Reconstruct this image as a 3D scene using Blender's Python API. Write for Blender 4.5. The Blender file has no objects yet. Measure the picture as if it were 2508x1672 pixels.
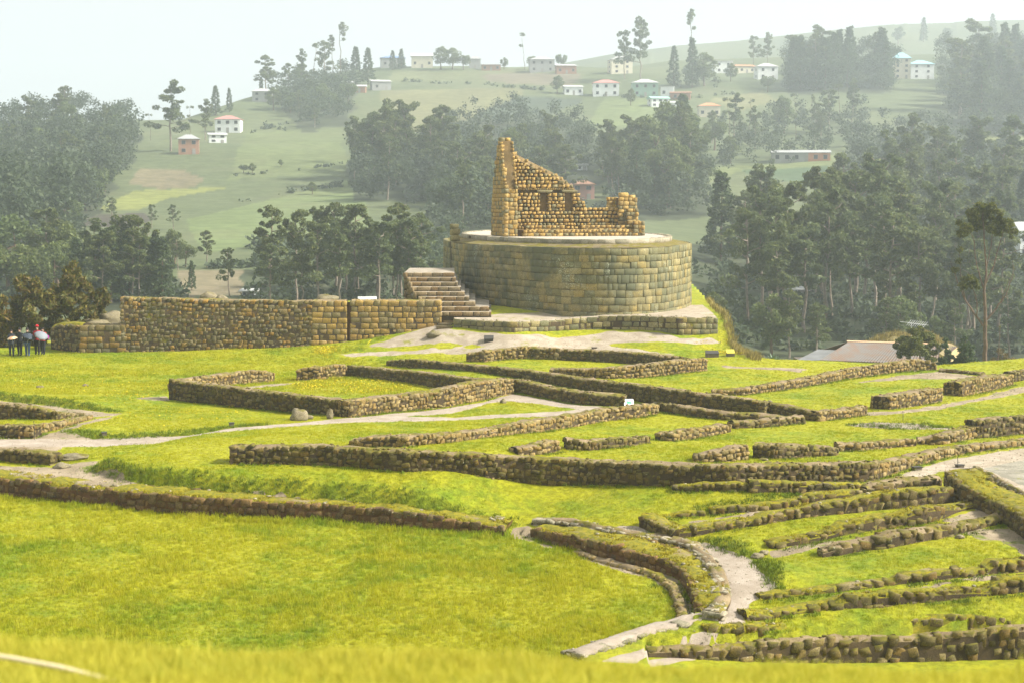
import bpy, bmesh, math, random
import numpy as np
from mathutils import Vector, Matrix

random.seed(7)
RNG = np.random.default_rng(7)
SC = bpy.context.scene
COL = SC.collection

# ------------------------------------------------------------------ camera, sky, sun, exposure
FPX, CX, CY, HOR = 4200.0, 1254.0, 836.0, 490.0      # focal length / centre / eye level in photo pixels
PITCH = math.atan((CY - HOR) / FPX)
CAMZ = 9.3                                           # eye height above the ruins
cam_d = bpy.data.cameras.new('camera')
cam = bpy.data.objects.new('camera', cam_d); COL.objects.link(cam)
cam.location = (0, 0, CAMZ)
cam.rotation_euler = (math.pi / 2 - PITCH, 0, 0)
cam_d.sensor_width = 36.0
cam_d.lens = FPX / 2508.0 * 36.0
cam_d.clip_start, cam_d.clip_end = 0.1, 6000.0
cam_d.dof.use_dof = True
cam_d.dof.focus_distance = 92.0
cam_d.dof.aperture_fstop = 1.9
SC.camera = cam

SUN_TO = Vector((0.95, -0.10, 0.0)).normalized()
SUN_EL = math.radians(40)
sun_dir = Vector((SUN_TO.x * math.cos(SUN_EL), SUN_TO.y * math.cos(SUN_EL), math.sin(SUN_EL)))
world = bpy.data.worlds.new('World'); SC.world = world; world.use_nodes = True
nt = world.node_tree; nt.nodes.clear()
wo = nt.nodes.new('ShaderNodeOutputWorld'); wb = nt.nodes.new('ShaderNodeBackground')
sky = nt.nodes.new('ShaderNodeTexSky'); sky.sky_type = 'NISHITA'; sky.sun_disc = False
sky.sun_elevation = SUN_EL
sky.sun_rotation = math.atan2(sun_dir.x, sun_dir.y)
sky.air_density = 1.0; sky.dust_density = 4.0; sky.altitude = 3100
hs = nt.nodes.new('ShaderNodeHueSaturation'); hs.inputs['Saturation'].default_value = 0.12; hs.inputs['Value'].default_value = 1.0
mixw = nt.nodes.new('ShaderNodeMix'); mixw.data_type = 'RGBA'
mixw.inputs['Factor'].default_value = 0.85                      # closed cloud deck over the clear sky
mixw.inputs['B'].default_value = (3.9, 4.08, 4.15, 1)
nt.links.new(sky.outputs[0], hs.inputs['Color']); nt.links.new(hs.outputs[0], mixw.inputs['A'])
nt.links.new(mixw.outputs['Result'], wb.inputs['Color']); wb.inputs['Strength'].default_value = 0.10
nt.links.new(wb.outputs[0], wo.inputs['Surface'])
sun_l = bpy.data.lights.new('sun', 'SUN'); sun_l.energy = 4.8; sun_l.angle = math.radians(9); sun_l.color = (1.0, 0.96, 0.89)
sun = bpy.data.objects.new('sun', sun_l); COL.objects.link(sun)
sun.rotation_euler = (-sun_dir).to_track_quat('-Z', 'Y').to_euler(); sun.location = (60, 10, 80)
SC.view_settings.view_transform = 'Standard'; SC.view_settings.look = 'None'
SC.view_settings.gamma = 1.0; SC.view_settings.use_curve_mapping = False
SC.view_settings.exposure = 1.17
SC.render.engine = 'CYCLES'
SC.cycles.use_denoising = True
SC.cycles.max_bounces = 5; SC.cycles.diffuse_bounces = 2; SC.cycles.glossy_bounces = 1
SC.cycles.transmission_bounces = 2; SC.cycles.transparent_max_bounces = 6; SC.cycles.volume_bounces = 2
SC.cycles.sample_clamp_indirect = 6.0

# ------------------------------------------------------------------ projection helpers (heights are relative to the eye until W())
_sp, _cp = math.sin(PITCH), math.cos(PITCH)
def ray(px, py):
    u, v = (px - CX) / FPX, (CY - py) / FPX
    d = np.array([u, _cp + v * _sp, -_sp + v * _cp])
    return d / d[1]                                   # y component = 1
def at_depth(px, py, y):
    return ray(px, py) * y
def to_px(x, y, z):
    x, y, z = np.asarray(x, float), np.asarray(y, float), np.asarray(z, float)
    d = y * _cp - z * _sp; u = y * _sp + z * _cp
    return CX + FPX * x / d, CY - FPX * u / d

def hash2(ix, iy, s):
    n = (ix.astype(np.int64) * 374761393 + iy.astype(np.int64) * 668265263 + s * 974711) & 0x7fffffff
    n = ((n ^ (n >> 13)) * 1274126177) & 0x7fffffff
    return ((n ^ (n >> 16)) & 0xffff) / 65535.0
def vnoise(x, y, s=0):
    x = np.asarray(x, float); y = np.asarray(y, float)
    ix, iy = np.floor(x), np.floor(y); fx, fy = x - ix, y - iy
    fx = fx * fx * (3 - 2 * fx); fy = fy * fy * (3 - 2 * fy)
    a, b = hash2(ix, iy, s), hash2(ix + 1, iy, s); c, d = hash2(ix, iy + 1, s), hash2(ix + 1, iy + 1, s)
    return (a + (b - a) * fx) * (1 - fy) + (c + (d - c) * fx) * fy - 0.5
def fbm(x, y, s=0, o=4):
    r = 0; a = 1
    for i in range(o):
        r = r + a * vnoise(np.asarray(x) * 2 ** i, np.asarray(y) * 2 ** i, s + i * 17); a *= 0.5
    return r
def sstep(t):
    t = np.clip(t, 0, 1); return t * t * (3 - 2 * t)

# ------------------------------------------------------------------ site terrain
class TPS:
    def __init__(s, pts):
        P = []
        for (px, py, z) in pts:
            r = ray(px, py); y = z / r[2]; P.append((r[0] * y, y, z))
        P = np.array(P); s.xy = P[:, :2]; n = len(P)
        K = s.k(s.xy, s.xy) + np.eye(n) * 2.0
        A = np.zeros((n + 3, n + 3)); A[:n, :n] = K; A[:n, n] = 1; A[:n, n + 1:] = s.xy; A[n, :n] = 1; A[n + 1:, :n] = s.xy.T
        s.w = np.linalg.solve(A, np.concatenate([P[:, 2], [0, 0, 0]]))
    def k(s, a, b):
        d2 = ((a[:, None, :] - b[None, :, :]) ** 2).sum(-1) + 1e-9
        return 0.5 * d2 * np.log(d2)
    def __call__(s, x, y):
        x = np.asarray(x, float); y = np.asarray(y, float); sh = x.shape
        q = np.stack([x.ravel(), y.ravel()], -1); out = np.empty(len(q))
        for i in range(0, len(q), 40000):
            c = q[i:i + 40000]
            out[i:i + 40000] = s.k(c, s.xy) @ s.w[:-3] + s.w[-3] + c @ s.w[-2:]
        return out.reshape(sh)

PLATEAU = TPS([
    (-60, 880, -9.3), (60, 872, -9.3), (0, 930, -9.35), (200, 868, -9.22), (391, 863, -9.15), (600, 880, -9.2), (762, 848, -8.8), (858, 842, -8.62),
    (967, 820, -8.1), (1043, 798, -7.6), (1111, 803, -7.62), (1258, 815, -7.8), (1480, 807, -7.8), (1662, 822, -8.0), (1755, 818, -7.95),
    (1400, 850, -8.65), (1150, 858, -8.75), (1000, 862, -8.9), (1141, 886, -8.9), (1299, 879, -8.8), (1732, 908, -8.95), (1551, 927, -9.0),
    (1636, 880, -8.85), (2294, 904, -8.95), (2060, 885, -8.8), (1850, 870, -8.7), (2180, 1003, -9.2), (2480, 941, -9.1), (1255, 962, -9.1),
    (855, 1022, -9.25), (412, 978, -9.3), (1900, 1010, -9.2), (562, 1136, -9.3), (1120, 1169, -9.35), (1620, 1191, -9.4), (2140, 1178, -9.35),
    (0, 1080, -9.35), (300, 1100, -9.35), (0, 1165, -9.65), (500, 1205, -9.81), (836, 1224, -9.92), (978, 1237, -10.0), (1138, 1263, -10.25), (1299, 1277, -10.38), (1405, 1281, -10.2), (1560, 1290, -10.1), (1601, 1322, -10.32),
    (1700, 1345, -10.4), (1782, 1429, -10.55), (1770, 1500, -10.75), (1500, 1590, -10.95), (2300, 1160, -9.4), (2480, 1100, -9.3),
    (2520, 1330, -10.1), (2250, 1300, -9.95), (2050, 1400, -10.35), (2400, 1450, -10.45), (2000, 1480, -10.65), (2400, 1527, -11.1),
    (1700, 1575, -11.0), (2000, 1545, -11.1), (1750, 850, -8.6), (2150, 1090, -9.3), (1500, 1080, -9.25)])
MEADOW = TPS([(-100, 1205, -10.25), (0, 1215, -10.3), (640, 1272, -10.45), (1138, 1306, -10.6), (1441, 1366, -10.75), (1660, 1520, -10.95),
              (1441, 1615, -11.15), (700, 1590, -11.2), (0, 1560, -11.2), (0, 1350, -10.65), (800, 1420, -10.85), (-200, 1500, -11.0)])
def march(px, py, fn, y0=36.0, y1=118.0, n=900):
    r = ray(px, py); ys = np.linspace(y0, y1, n)
    h = fn(r[0] * ys, ys) - r[2] * ys
    i = np.argmax(h > 0)
    if h[i] <= 0: i = n - 1
    y = ys[i]
    if i > 0 and h[i] > 0:
        t = h[i - 1] / (h[i - 1] - h[i]); y = ys[i - 1] + t * (ys[i] - ys[i - 1])
    return np.array([r[0] * y, y, r[2] * y])
def plat(px, py): return march(px, py, PLATEAU)
def mead(px, py): return march(px, py, MEADOW)

def in_poly(x, y, poly):
    inside = np.zeros(np.shape(x), bool); n = len(poly)
    for i in range(n):
        x0, y0 = poly[i]; x1, y1 = poly[(i + 1) % n]
        if y0 == y1: continue
        c = ((y0 > y) != (y1 > y)) & (x < (x1 - x0) * (y - y0) / (y1 - y0) + x0)
        inside ^= c
    return inside
def line_dist(x, y, line):
    """distance to an open polyline and the signed side (positive to the left of its direction)"""
    best = np.full(np.shape(x), 1e9); side = np.zeros(np.shape(x))
    for (x0, y0), (x1, y1) in zip(line[:-1], line[1:]):
        dx, dy = x1 - x0, y1 - y0; L2 = dx * dx + dy * dy
        t = np.clip(((x - x0) * dx + (y - y0) * dy) / L2, 0, 1)
        d = np.hypot(x - x0 - t * dx, y - y0 - t * dy)
        s = np.sign(dx * (y - y0) - dy * (x - x0))
        m = d < best; best = np.where(m, d, best); side = np.where(m, s, side)
    return best, side

# curved wall (outer face, px / base / top) and the kerb stones along the meadow
K1 = [(-60, 1205, 1166), (0, 1212, 1172), (142, 1231, 1190), (240, 1240, 1200), (331, 1250, 1207), (427, 1260, 1214), (640, 1270, 1230), (836, 1279, 1240), (978, 1292, 1254), (1138, 1304, 1277), (1236, 1311, 1293)]
K2 = [(1297, 1315, 1297), (1380, 1340, 1311), (1441, 1359, 1325), (1500, 1375, 1338), (1548, 1390, 1353), (1619, 1405, 1371), (1663, 1420, 1396), (1683, 1455, 1424), (1697, 1495, 1464), (1700, 1512, 1494)]
K4 = [(1400, 1356, 1350), (1441, 1372, 1366), (1548, 1402, 1395), (1600, 1418, 1411), (1632, 1443, 1436), (1650, 1482, 1475), (1660, 1522, 1516)]
K3 = [(1751, 1524, 1510), (1692, 1543, 1529), (1600, 1564, 1548), (1530, 1594, 1576), (1430, 1624, 1608)]
R11 = [(1590, 1606, 1590), (1753, 1612, 1586), (1887, 1618, 1573), (2050, 1622, 1562), (2249, 1621, 1560), (2441, 1616, 1541), (2560, 1611, 1533)]
R6 = [(2309, 1196, 1156), (2339, 1231, 1181), (2408, 1253, 1219), (2465, 1288, 1245), (2560, 1360, 1310)]
def XY(pts): return [(float(p[0]), float(p[1])) for p in pts]
mK1 = XY([mead(p[0], p[1]) for p in K1]); mK2 = XY([mead(p[0], p[1]) for p in K2])
mK4 = XY([mead(p[0], p[1]) for p in K4]); mK3 = XY([mead(p[0], p[1]) for p in K3])
def r11(px, py): return at_depth(px, py, float(np.interp(px, [1590, 1753, 1887, 2050, 2441], [41.8, 42.3, 42.8, 43.4, 44.0])))
mR11 = XY([r11(p[0], p[1]) for p in R11]); R11X = [p[0] for p in mR11]; R11Z = [r11(p[0], p[1])[2] for p in R11]
mR6 = XY([plat(p[0], p[1]) for p in R6])
def push(line, d):
    """move a polyline d metres away from the camera side"""
    out = []
    for i, (x, y) in enumerate(line):
        a = line[max(i - 1, 0)]; b = line[min(i + 1, len(line) - 1)]
        tx, ty = b[0] - a[0], b[1] - a[1]; L = math.hypot(tx, ty); nx, ny = -ty / L, tx / L
        if nx * x + ny * y < 0: nx, ny = -nx, -ny
        out.append((x + nx * d, y + ny * d))
    return out
MEADOW_POLY = [(-60, mK1[0][1] + 0.5)] + push(mK1, 0.35) + push(mK2, 0.35) + [mK2[-1]] + mK3[1:] + [(mK3[-1][0], 20), (-60, 20)]
LOW_POLY = [(mR11[0][0] - 0.1, mR11[0][1])] + push(mR11, 0.3) + [(60, mR11[-1][1]), (60, 20), (mR11[0][0] - 0.1, 20)]
UP_POLY = push([(x, y) for x, y in mR6], 0.4)[::-1]
UP_POLY = [(mR6[-1][0] + 0.4, mR6[-1][1] - 6)] + [(x + 0.35, y) for x, y in mR6[::-1]] + [(mR6[0][0] + 0.5, mR6[0][1] + 3), (60, mR6[0][1] + 3), (60, mR6[-1][1] - 6)]

# turf banks: (pixel line, height of the raised side, pixel on the raised side, how far it stays raised)
BANKS = []
def bank(line, h, inside, decay=3.0, w=0.55):
    L = XY([plat(*p) for p in line]); q = plat(*inside)
    _, s = line_dist(np.array([q[0]]), np.array([q[1]]), L)
    BANKS.append((L, h, float(s[0]), decay, w))
bank([(222, 1147), (300, 1172), (420, 1192), (560, 1208), (700, 1218), (900, 1236), (1100, 1262), (1260, 1280)], 0.55, (700, 1190), 6.0, 0.5)
bank([(-40, 972), (80, 986), (180, 998), (290, 1008)], 0.30, (200, 985), 4.0, 0.4)
bank([(160, 1056), (250, 1074), (340, 1072), (480, 1062), (650, 1046)], 0.16, (400, 1050), 3.0)
bank([(1722, 1322), (1760, 1340), (1835, 1362)], 0.26, (1850, 1320), 2.0)
bank([(1855, 1372), (1885, 1400), (1900, 1440), (1910, 1452)], 0.28, (2000, 1400), 2.0)
bank([(2085, 1040), (2200, 1050), (2320, 1048)], 0.18, (2250, 1030), 4.0)
bank([(1700, 1252), (1800, 1240), (1890, 1228), (1960, 1214)], 0.18, (1750, 1215), 2.0)

WALLY = 103.3
WL_X0, WL_X1 = at_depth(300, 800, WALLY)[0], at_depth(1074, 760, WALLY)[0]
def site_z(x, y):
    """terrain height of the site relative to the eye"""
    x = np.asarray(x, float); y = np.asarray(y, float)
    z = PLATEAU(x, np.minimum(y, 106.0))
    for L, h, sd, dec, w in BANKS:
        d, s = line_dist(x, y, L); cx_, cy_ = L[-1][0] - L[0][0], L[-1][1] - L[0][1]; cl_ = math.hypot(cx_, cy_); u_ = ((x - L[0][0]) * cx_ + (y - L[0][1]) * cy_) / cl_; fade = sstep((u_ + 0.3) / 1.6) * sstep((cl_ - u_ + 0.3) / min(4.0, cl_ * 0.4))
        d = d * s * sd
        z = z + np.where(d > -w, h * sstep((d + w * 0.5) / w) * np.exp(-np.maximum(d, 0) / dec) * fade, 0)
    z = np.where(in_poly(x, y, UP_POLY), np.maximum(z, -9.35 + 0.0 * x), z)
    z = np.where(in_poly(x, y, MEADOW_POLY), MEADOW(x, y), z)
    low = in_poly(x, y, LOW_POLY)
    z = np.where(low, np.interp(x, R11X, R11Z) - 0.02 * np.maximum(44 - y, 0), z)
    # fill behind the long retaining wall
    up = (x > WL_X0) & (x < WL_X1) & (y > WALLY + 0.75) & (y < 113)
    z = np.where(up, -6.6, z)
    z = z + 0.05 * fbm(x * 0.35, y * 0.35, 3, 3) + 0.02 * fbm(x * 1.7, y * 1.7, 9, 2)
    return z

# ------------------------------------------------------------------ far hills
RIDGE_A = [-1500, -600, 0, 300, 450, 600, 750, 850, 950, 1300, 1500, 1700, 2000, 2508, 3100, 4000]
RIDGE_R = [380, 350, 312, 298, 296, 246, 205, 178, 168, 165, 158, 152, 142, 122, 110, 110]
HY = [60, 90, 130, 190, 250, 320, 400, 500, 620, 770, 900, 1000]
HZL = [-14, -15, -15, -14.2, -10.5, -6.5, -1.5, 8, 24, 47, 66, 78]
HZR = [-16, -17.5, -18.5, -18, -15, -11, -4, 7, 22, 45, 68, 82]
FAR_A = [-1500, 600, 1000, 1300, 1500, 1650, 1800, 2000, 2200, 2508, 3100, 4000]
FAR_R = [420, 380, 260, 185, 148, 126, 114, 92, 76, 66, 60, 60]
def hill_z(x, y):
    x = np.asarray(x, float); y = np.asarray(y, float)
    a = CX + FPX * x / y
    w = sstep((a - 1450) / 500)
    z = np.interp(y, HY, HZL) * (1 - w) + np.interp(y, HY, HZR) * w
    z = z + (fbm(x / 130, y / 130, 5, 4) * 7.0) * np.clip((y - 200) / 500, 0, 1)
    rr = np.interp(a, RIDGE_A, RIDGE_R)
    cap = (HOR - rr) / FPX
    # ridge: the slope is cut where it reaches the skyline direction, then falls away
    zc = cap * np.minimum(y, 1000)
    over = z > zc
    yr = np.where(over, y, 1e9)
    if y.ndim == 2:
        yr = np.minimum.accumulate(np.where(over, y, 1e9), axis=0)   # rows = distance
        zz = cap * yr - 0.03 * (y - yr)
        z = np.where(yr < 1e8, np.minimum(z, zz), z)
    fr = np.interp(a, FAR_A, FAR_R)
    zf = (HOR - fr) / FPX * 1650
    tf = sstep((y - 1050) / 600)
    z = np.where(y > 1050, z * (1 - tf) + (zf - 0.08 * np.maximum(y - 1650, 0)) * tf, z)
    return z
HA = np.arange(-900, 3420, 6.0)
HYS = 88 * (2100 / 88) ** (np.arange(300) / 299.0)
_AA, _YY = np.meshgrid(HA, HYS)
_XX = (_AA - CX) / FPX * _YY
HILL_GRID = hill_z(_XX, _YY)
def hill_interp(x, y):
    x = np.asarray(x, float); y = np.asarray(y, float)
    a = (CX + FPX * x / y - HA[0]) / 6.0
    r = np.log(np.maximum(y, 88.0001) / 88) / math.log(2100 / 88) * 299
    a = np.clip(a, 0, len(HA) - 1.001); r = np.clip(r, 0, 298.999)
    i, j = r.astype(int), a.astype(int); f, g = r - i, a - j
    G = HILL_GRID
    return (G[i, j] * (1 - g) + G[i, j + 1] * g) * (1 - f) + (G[i + 1, j] * (1 - g) + G[i + 1, j + 1] * g) * f
def edge_y(a):
    return np.interp(a, [-400, 0, 250, 330, 900, 1060, 1120, 1690, 1750, 1800, 1850, 1900, 2100, 2300, 2600, 3000], [110, 110, 110, 114, 114, 120, 150, 150, 112, 100, 95.5, 94.5, 93, 92, 94, 95])
def ground_z(x, y):
    x = np.asarray(x, float); y = np.asarray(y, float)
    a = CX + FPX * x / y
    t = sstep((y - edge_y(a)) / np.interp(a, [1650, 1800], [14.0, 8.0]))
    return site_z(x, y) * (1 - t) + hill_interp(x, y) * t
def on_site(px, py): return march(px, py, ground_z, 38, 125, 1400)
def on_hill(px, py, y0=130, y1=2000):
    r = ray(px, py); ys = np.geomspace(y0, y1, 1200)
    h = hill_interp(r[0] * ys, ys) - r[2] * ys
    i = int(np.argmax(h > 0))
    if h[i] <= 0: return None
    return np.array([r[0] * ys[i], ys[i], hill_interp(r[0] * ys[i:i+1], ys[i:i+1])[0]])
def W(p): return Vector((float(p[0]), float(p[1]), float(p[2]) + CAMZ))

# ------------------------------------------------------------------ object helpers
def mesh_obj(name, verts, faces, mats=(), parent=None, smooth=False, link=True):
    me = bpy.data.meshes.new(name)
    me.from_pydata([tuple(map(float, v)) for v in verts], [], [tuple(map(int, f)) for f in faces])
    for m in mats: me.materials.append(m)
    if smooth: me.polygons.foreach_set('use_smooth', [True] * len(me.polygons))
    me.update()
    o = bpy.data.objects.new(name, me)
    if link: COL.objects.link(o)
    if parent: o.parent = parent
    return o
def np_mesh(name, V, F, mats=(), smooth=False, mat_idx=None):
    """fast mesh from arrays: V (n,3), F (m,k)"""
    me = bpy.data.meshes.new(name); F = np.asarray(F); k = F.shape[1]
    me.vertices.add(len(V)); me.vertices.foreach_set('co', np.asarray(V, np.float32).ravel())
    me.loops.add(F.size); me.loops.foreach_set('vertex_index', F.astype(np.int32).ravel())
    me.polygons.add(len(F)); me.polygons.foreach_set('loop_start', np.arange(0, F.size, k, dtype=np.int32))
    for m in mats: me.materials.append(m)
    if smooth: me.polygons.foreach_set('use_smooth', np.ones(len(F), bool))
    if mat_idx is not None: me.polygons.foreach_set('material_index', np.asarray(mat_idx, np.int32))
    me.update(calc_edges=True); me.validate()
    return me
def add_obj(name, me, parent=None):
    o = bpy.data.objects.new(name, me); COL.objects.link(o)
    if parent: o.parent = parent
    return o
def tag(o, label=None, cat=None, group=None, kind=None):
    if label: o['label'] = label
    if cat: o['category'] = cat
    if group: o['group'] = group
    if kind: o['kind'] = kind
    return o
def empty(name, loc, rz=0.0):
    o = bpy.data.objects.new(name, None); COL.objects.link(o); o.location = loc; o.rotation_euler = (0, 0, rz); o.empty_display_size = 0.3
    return o
ORD = ['first', 'second', 'third', 'fourth', 'fifth', 'sixth', 'seventh', 'eighth', 'ninth', 'tenth', 'eleventh', 'twelfth', 'thirteenth', 'fourteenth',
       'fifteenth', 'sixteenth', 'seventeenth', 'eighteenth', 'nineteenth', 'twentieth']
def ordinal(i):
    if i < 20: return ORD[i]
    t = ['twenty', 'thirty', 'forty', 'fifty', 'sixty', 'seventy'][(i + 1) // 10 - 2]
    u = (i + 1) % 10
    return (t[:-1] + 'ieth') if u == 0 else t + '-' + ORD[u - 1]

# ------------------------------------------------------------------ materials
class MatB:
    def __init__(s, name, rough=0.9):
        s.m = bpy.data.materials.new(name); s.m.use_nodes = True; s.nt = s.m.node_tree
        s.b = s.nt.nodes['Principled BSDF']; s.b.inputs['Roughness'].default_value = rough
        s.b.inputs['Specular IOR Level'].default_value = 0.25
    def n(s, t, **kw):
        nd = s.nt.nodes.new(t)
        for k, v in kw.items():
            if k in nd.inputs: nd.inputs[k].default_value = v
            else: setattr(nd, k, v)
        return nd
    def l(s, a, b): s.nt.links.new(a, b)
    def pos(s): return s.n('ShaderNodeNewGeometry').outputs['Position']
    def noise(s, scale, detail=4, rough=0.6, vec=None, dist=0.0):
        nd = s.n('ShaderNodeTexNoise'); nd.inputs['Scale'].default_value = scale; nd.inputs['Detail'].default_value = detail
        nd.inputs['Roughness'].default_value = rough; nd.inputs['Distortion'].default_value = dist
        s.l(vec if vec is not None else s.pos(), nd.inputs['Vector']); return nd.outputs['Fac']
    def ramp(s, fac, stops, interp='LINEAR'):
        nd = s.n('ShaderNodeValToRGB'); cr = nd.color_ramp; cr.interpolation = interp
        while len(cr.elements) < len(stops): cr.elements.new(0.5)
        for e, (p, c) in zip(cr.elements, stops):
            e.position = p; e.color = (*c, 1) if len(c) == 3 else c
        s.l(fac, nd.inputs['Fac']); return nd.outputs['Color']
    def mix(s, fac, a, b, mode='MIX'):
        nd = s.n('ShaderNodeMix'); nd.data_type = 'RGBA'; nd.blend_type = mode
        for sock, v in (('Factor', fac), ('A', a), ('B', b)):
            if hasattr(v, 'is_output') or hasattr(v, 'links'): s.l(v, nd.inputs[sock])
            else: nd.inputs[sock].default_value = v if sock == 'Factor' else (*v, 1)
        return nd.outputs['Result']
    def math(s, op, a, b=0.0, clamp=False):
        nd = s.n('ShaderNodeMath', operation=op); nd.use_clamp = clamp
        for i, v in enumerate((a, b)):
            if hasattr(v, 'links'): s.l(v, nd.inputs[i])
            else: nd.inputs[i].default_value = v
        return nd.outputs[0]
    def thresh(s, v, lo, hi):
        nd = s.n('ShaderNodeMapRange'); nd.interpolation_type = 'SMOOTHSTEP'
        s.l(v, nd.inputs['Value']); nd.inputs['From Min'].default_value = lo; nd.inputs['From Max'].default_value = hi
        return nd.outputs['Result']
    def bump(s, h, dist=0.02, strength=0.6):
        nd = s.n('ShaderNodeBump'); nd.inputs['Distance'].default_value = dist; nd.inputs['Strength'].default_value = strength
        s.l(h, nd.inputs['Height']); s.l(nd.outputs['Normal'], s.b.inputs['Normal'])
    def color(s, c):
        if hasattr(c, 'links'): s.l(c, s.b.inputs['Base Color'])
        else: s.b.inputs['Base Color'].default_value = (*c, 1)
        return s.m
def plain(name, c, rough=0.85, var=0.18, scale=6.0, metal=0.0):
    m = MatB(name, rough); nz = m.noise(scale, 5)
    lo = tuple(x * (1 - var) for x in c); hi = tuple(min(1, x * (1 + var)) for x in c)
    m.b.inputs['Metallic'].default_value = metal
    return m.color(m.ramp(nz, [(0.3, lo), (0.7, hi)]))

def stone_mat(name, cols, lichen=0.3, moss=0.3, moss_col=(0.115, 0.10, 0.012), lich_col=(0.50, 0.50, 0.36), stain=(0.03, 0.028, 0.018), dark=0.5, dust=0.0, patina=0.0):
    m = MatB(name, 0.93)
    oi = m.n('ShaderNodeObjectInfo').outputs['Random']; g = m.n('ShaderNodeNewGeometry')
    r = m.math('FRACT', m.math('ADD', oi, g.outputs['Random Per Island']))
    k = len(cols)
    base = m.ramp(r, [(i / k, c) for i, c in enumerate(cols)], 'CONSTANT')
    grain = m.noise(26.0, 6, 0.7); blot = m.noise(3.2, 5, 0.65); big = m.noise(0.33, 3)
    base = m.mix(m.thresh(grain, 0.35, 0.7), m.mix(1.0, base, (0.55, 0.53, 0.48), 'MULTIPLY'), m.mix(1.0, base, (1.32, 1.28, 1.18), 'MULTIPLY'))
    base = m.mix(m.math('MULTIPLY', m.thresh(blot, 0.48, 0.72), dark), base, stain)
    lf = m.math('MULTIPLY', m.thresh(m.noise(9.0, 6, 0.75), 0.60, 0.70), m.thresh(m.math('ADD', big, m.math('MULTIPLY', r, 0.3)), 0.62 - lichen * 0.3, 0.78 - lichen * 0.2))
    base = m.mix(m.math('MULTIPLY', lf, 0.85), base, lich_col)
    if patina:
        pn = m.noise(0.30, 5, 0.62, dist=0.6)
        base = m.mix(m.math('MULTIPLY', m.thresh(pn, 0.44, 0.62), patina), base, (0.095, 0.10, 0.058))
        base = m.mix(m.math('MULTIPLY', m.math('MULTIPLY', m.thresh(m.noise(0.55, 4, 0.6), 0.56, 0.70), m.thresh(m.noise(14, 5, 0.8), 0.50, 0.62)), patina), base, (0.52, 0.54, 0.40))
    sz = m.n('ShaderNodeSeparateXYZ'); m.l(g.outputs['Normal'], sz.inputs[0])
    mf = m.math('MULTIPLY', m.thresh(m.math('ADD', sz.outputs['Z'], m.math('MULTIPLY', m.math('SUBTRACT', blot, 0.5), 1.6)), 0.75 - moss * 0.6, 1.0 - moss * 0.4), m.thresh(m.noise(1.1, 4), 0.55 - moss * 0.25, 0.75 - moss * 0.25))
    base = m.mix(m.math('MULTIPLY', m.thresh(m.math('ADD', sz.outputs['Z'], m.math('MULTIPLY', grain, 0.5)), 0.80, 1.2), dust), base, (0.29, 0.225, 0.125))
    base = m.mix(mf, base, moss_col)
    m.bump(m.math('ADD', m.math('MULTIPLY', grain, 0.4), blot), 0.03, 0.8)
    return m.color(base)
M = {}
OLIVE = [(0.132, 0.096, 0.027), (0.156, 0.116, 0.037), (0.108, 0.082, 0.025), (0.188, 0.140, 0.050), (0.084, 0.070, 0.025), (0.164, 0.108, 0.030), (0.216, 0.172, 0.078), (0.124, 0.100, 0.037)]
M['ruin'] = stone_mat('field_stone', OLIVE, 0.6, 0.7, dust=0.35)  # olive field stone; shade of left-facing walls is put into the darker tone
M['ruin_warm'] = stone_mat('lit_field_stone', [(0.249, 0.176, 0.060), (0.301, 0.219, 0.084), (0.215, 0.150, 0.050), (0.327, 0.249, 0.108), (0.275, 0.185, 0.058), (0.198, 0.155, 0.064)], 0.5, 0.35, dark=0.35, dust=0.4)  # lighter field stone: sunlight on right-facing walls is put into the colour
M['brown'] = stone_mat('red_brown_stone', [(0.145, 0.089, 0.036), (0.187, 0.111, 0.044), (0.119, 0.076, 0.036), (0.170, 0.123, 0.060), (0.212, 0.132, 0.052)], 0.15, 0.4, dark=0.5)
M['temple'] = stone_mat('temple_ashlar', [(0.243, 0.207, 0.088), (0.288, 0.244, 0.114), (0.207, 0.189, 0.090), (0.324, 0.276, 0.132), (0.171, 0.167, 0.088), (0.315, 0.248, 0.092), (0.270, 0.230, 0.106), (0.198, 0.189, 0.101)], 0.30, 0.10, lich_col=(0.42, 0.44, 0.33), dark=0.45, stain=(0.045, 0.05, 0.035), patina=0.88)
M['ashlar'] = stone_mat('golden_ashlar', [(0.38, 0.26, 0.085), (0.43, 0.29, 0.085), (0.31, 0.23, 0.10), (0.45, 0.31, 0.105), (0.26, 0.21, 0.10), (0.39, 0.25, 0.075)], 0.35, 0.12, dark=0.4)
M['longwall'] = stone_mat('lichen_grey_stone', [(0.220, 0.172, 0.072), (0.264, 0.198, 0.085), (0.185, 0.154, 0.081), (0.308, 0.207, 0.064), (0.229, 0.189, 0.102), (0.334, 0.198, 0.047), (0.176, 0.150, 0.081)], 0.40, 0.18, dark=0.45, patina=0.45)
M['tower'] = stone_mat('ochre_stone', [(0.428, 0.279, 0.082), (0.484, 0.333, 0.115), (0.353, 0.252, 0.098), (0.512, 0.360, 0.131), (0.251, 0.216, 0.115), (0.446, 0.288, 0.090), (0.223, 0.198, 0.107), (0.409, 0.288, 0.107)], 0.12, 0.10, dark=0.3)
M['coping'] = stone_mat('pale_coping_stone', [(0.31, 0.28, 0.20), (0.36, 0.32, 0.24), (0.25, 0.23, 0.165), (0.40, 0.36, 0.28)], 0.5, 0.15, dark=0.4)
M['step'] = stone_mat('step_stone', [(0.25, 0.185, 0.10), (0.29, 0.22, 0.125), (0.21, 0.165, 0.095), (0.24, 0.16, 0.075)], 0.1, 0.12, dark=0.4)
M['boulder'] = stone_mat('boulder_stone', [(0.25, 0.215, 0.14), (0.22, 0.19, 0.12)], 0.7, 0.3, dark=0.4)

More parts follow.
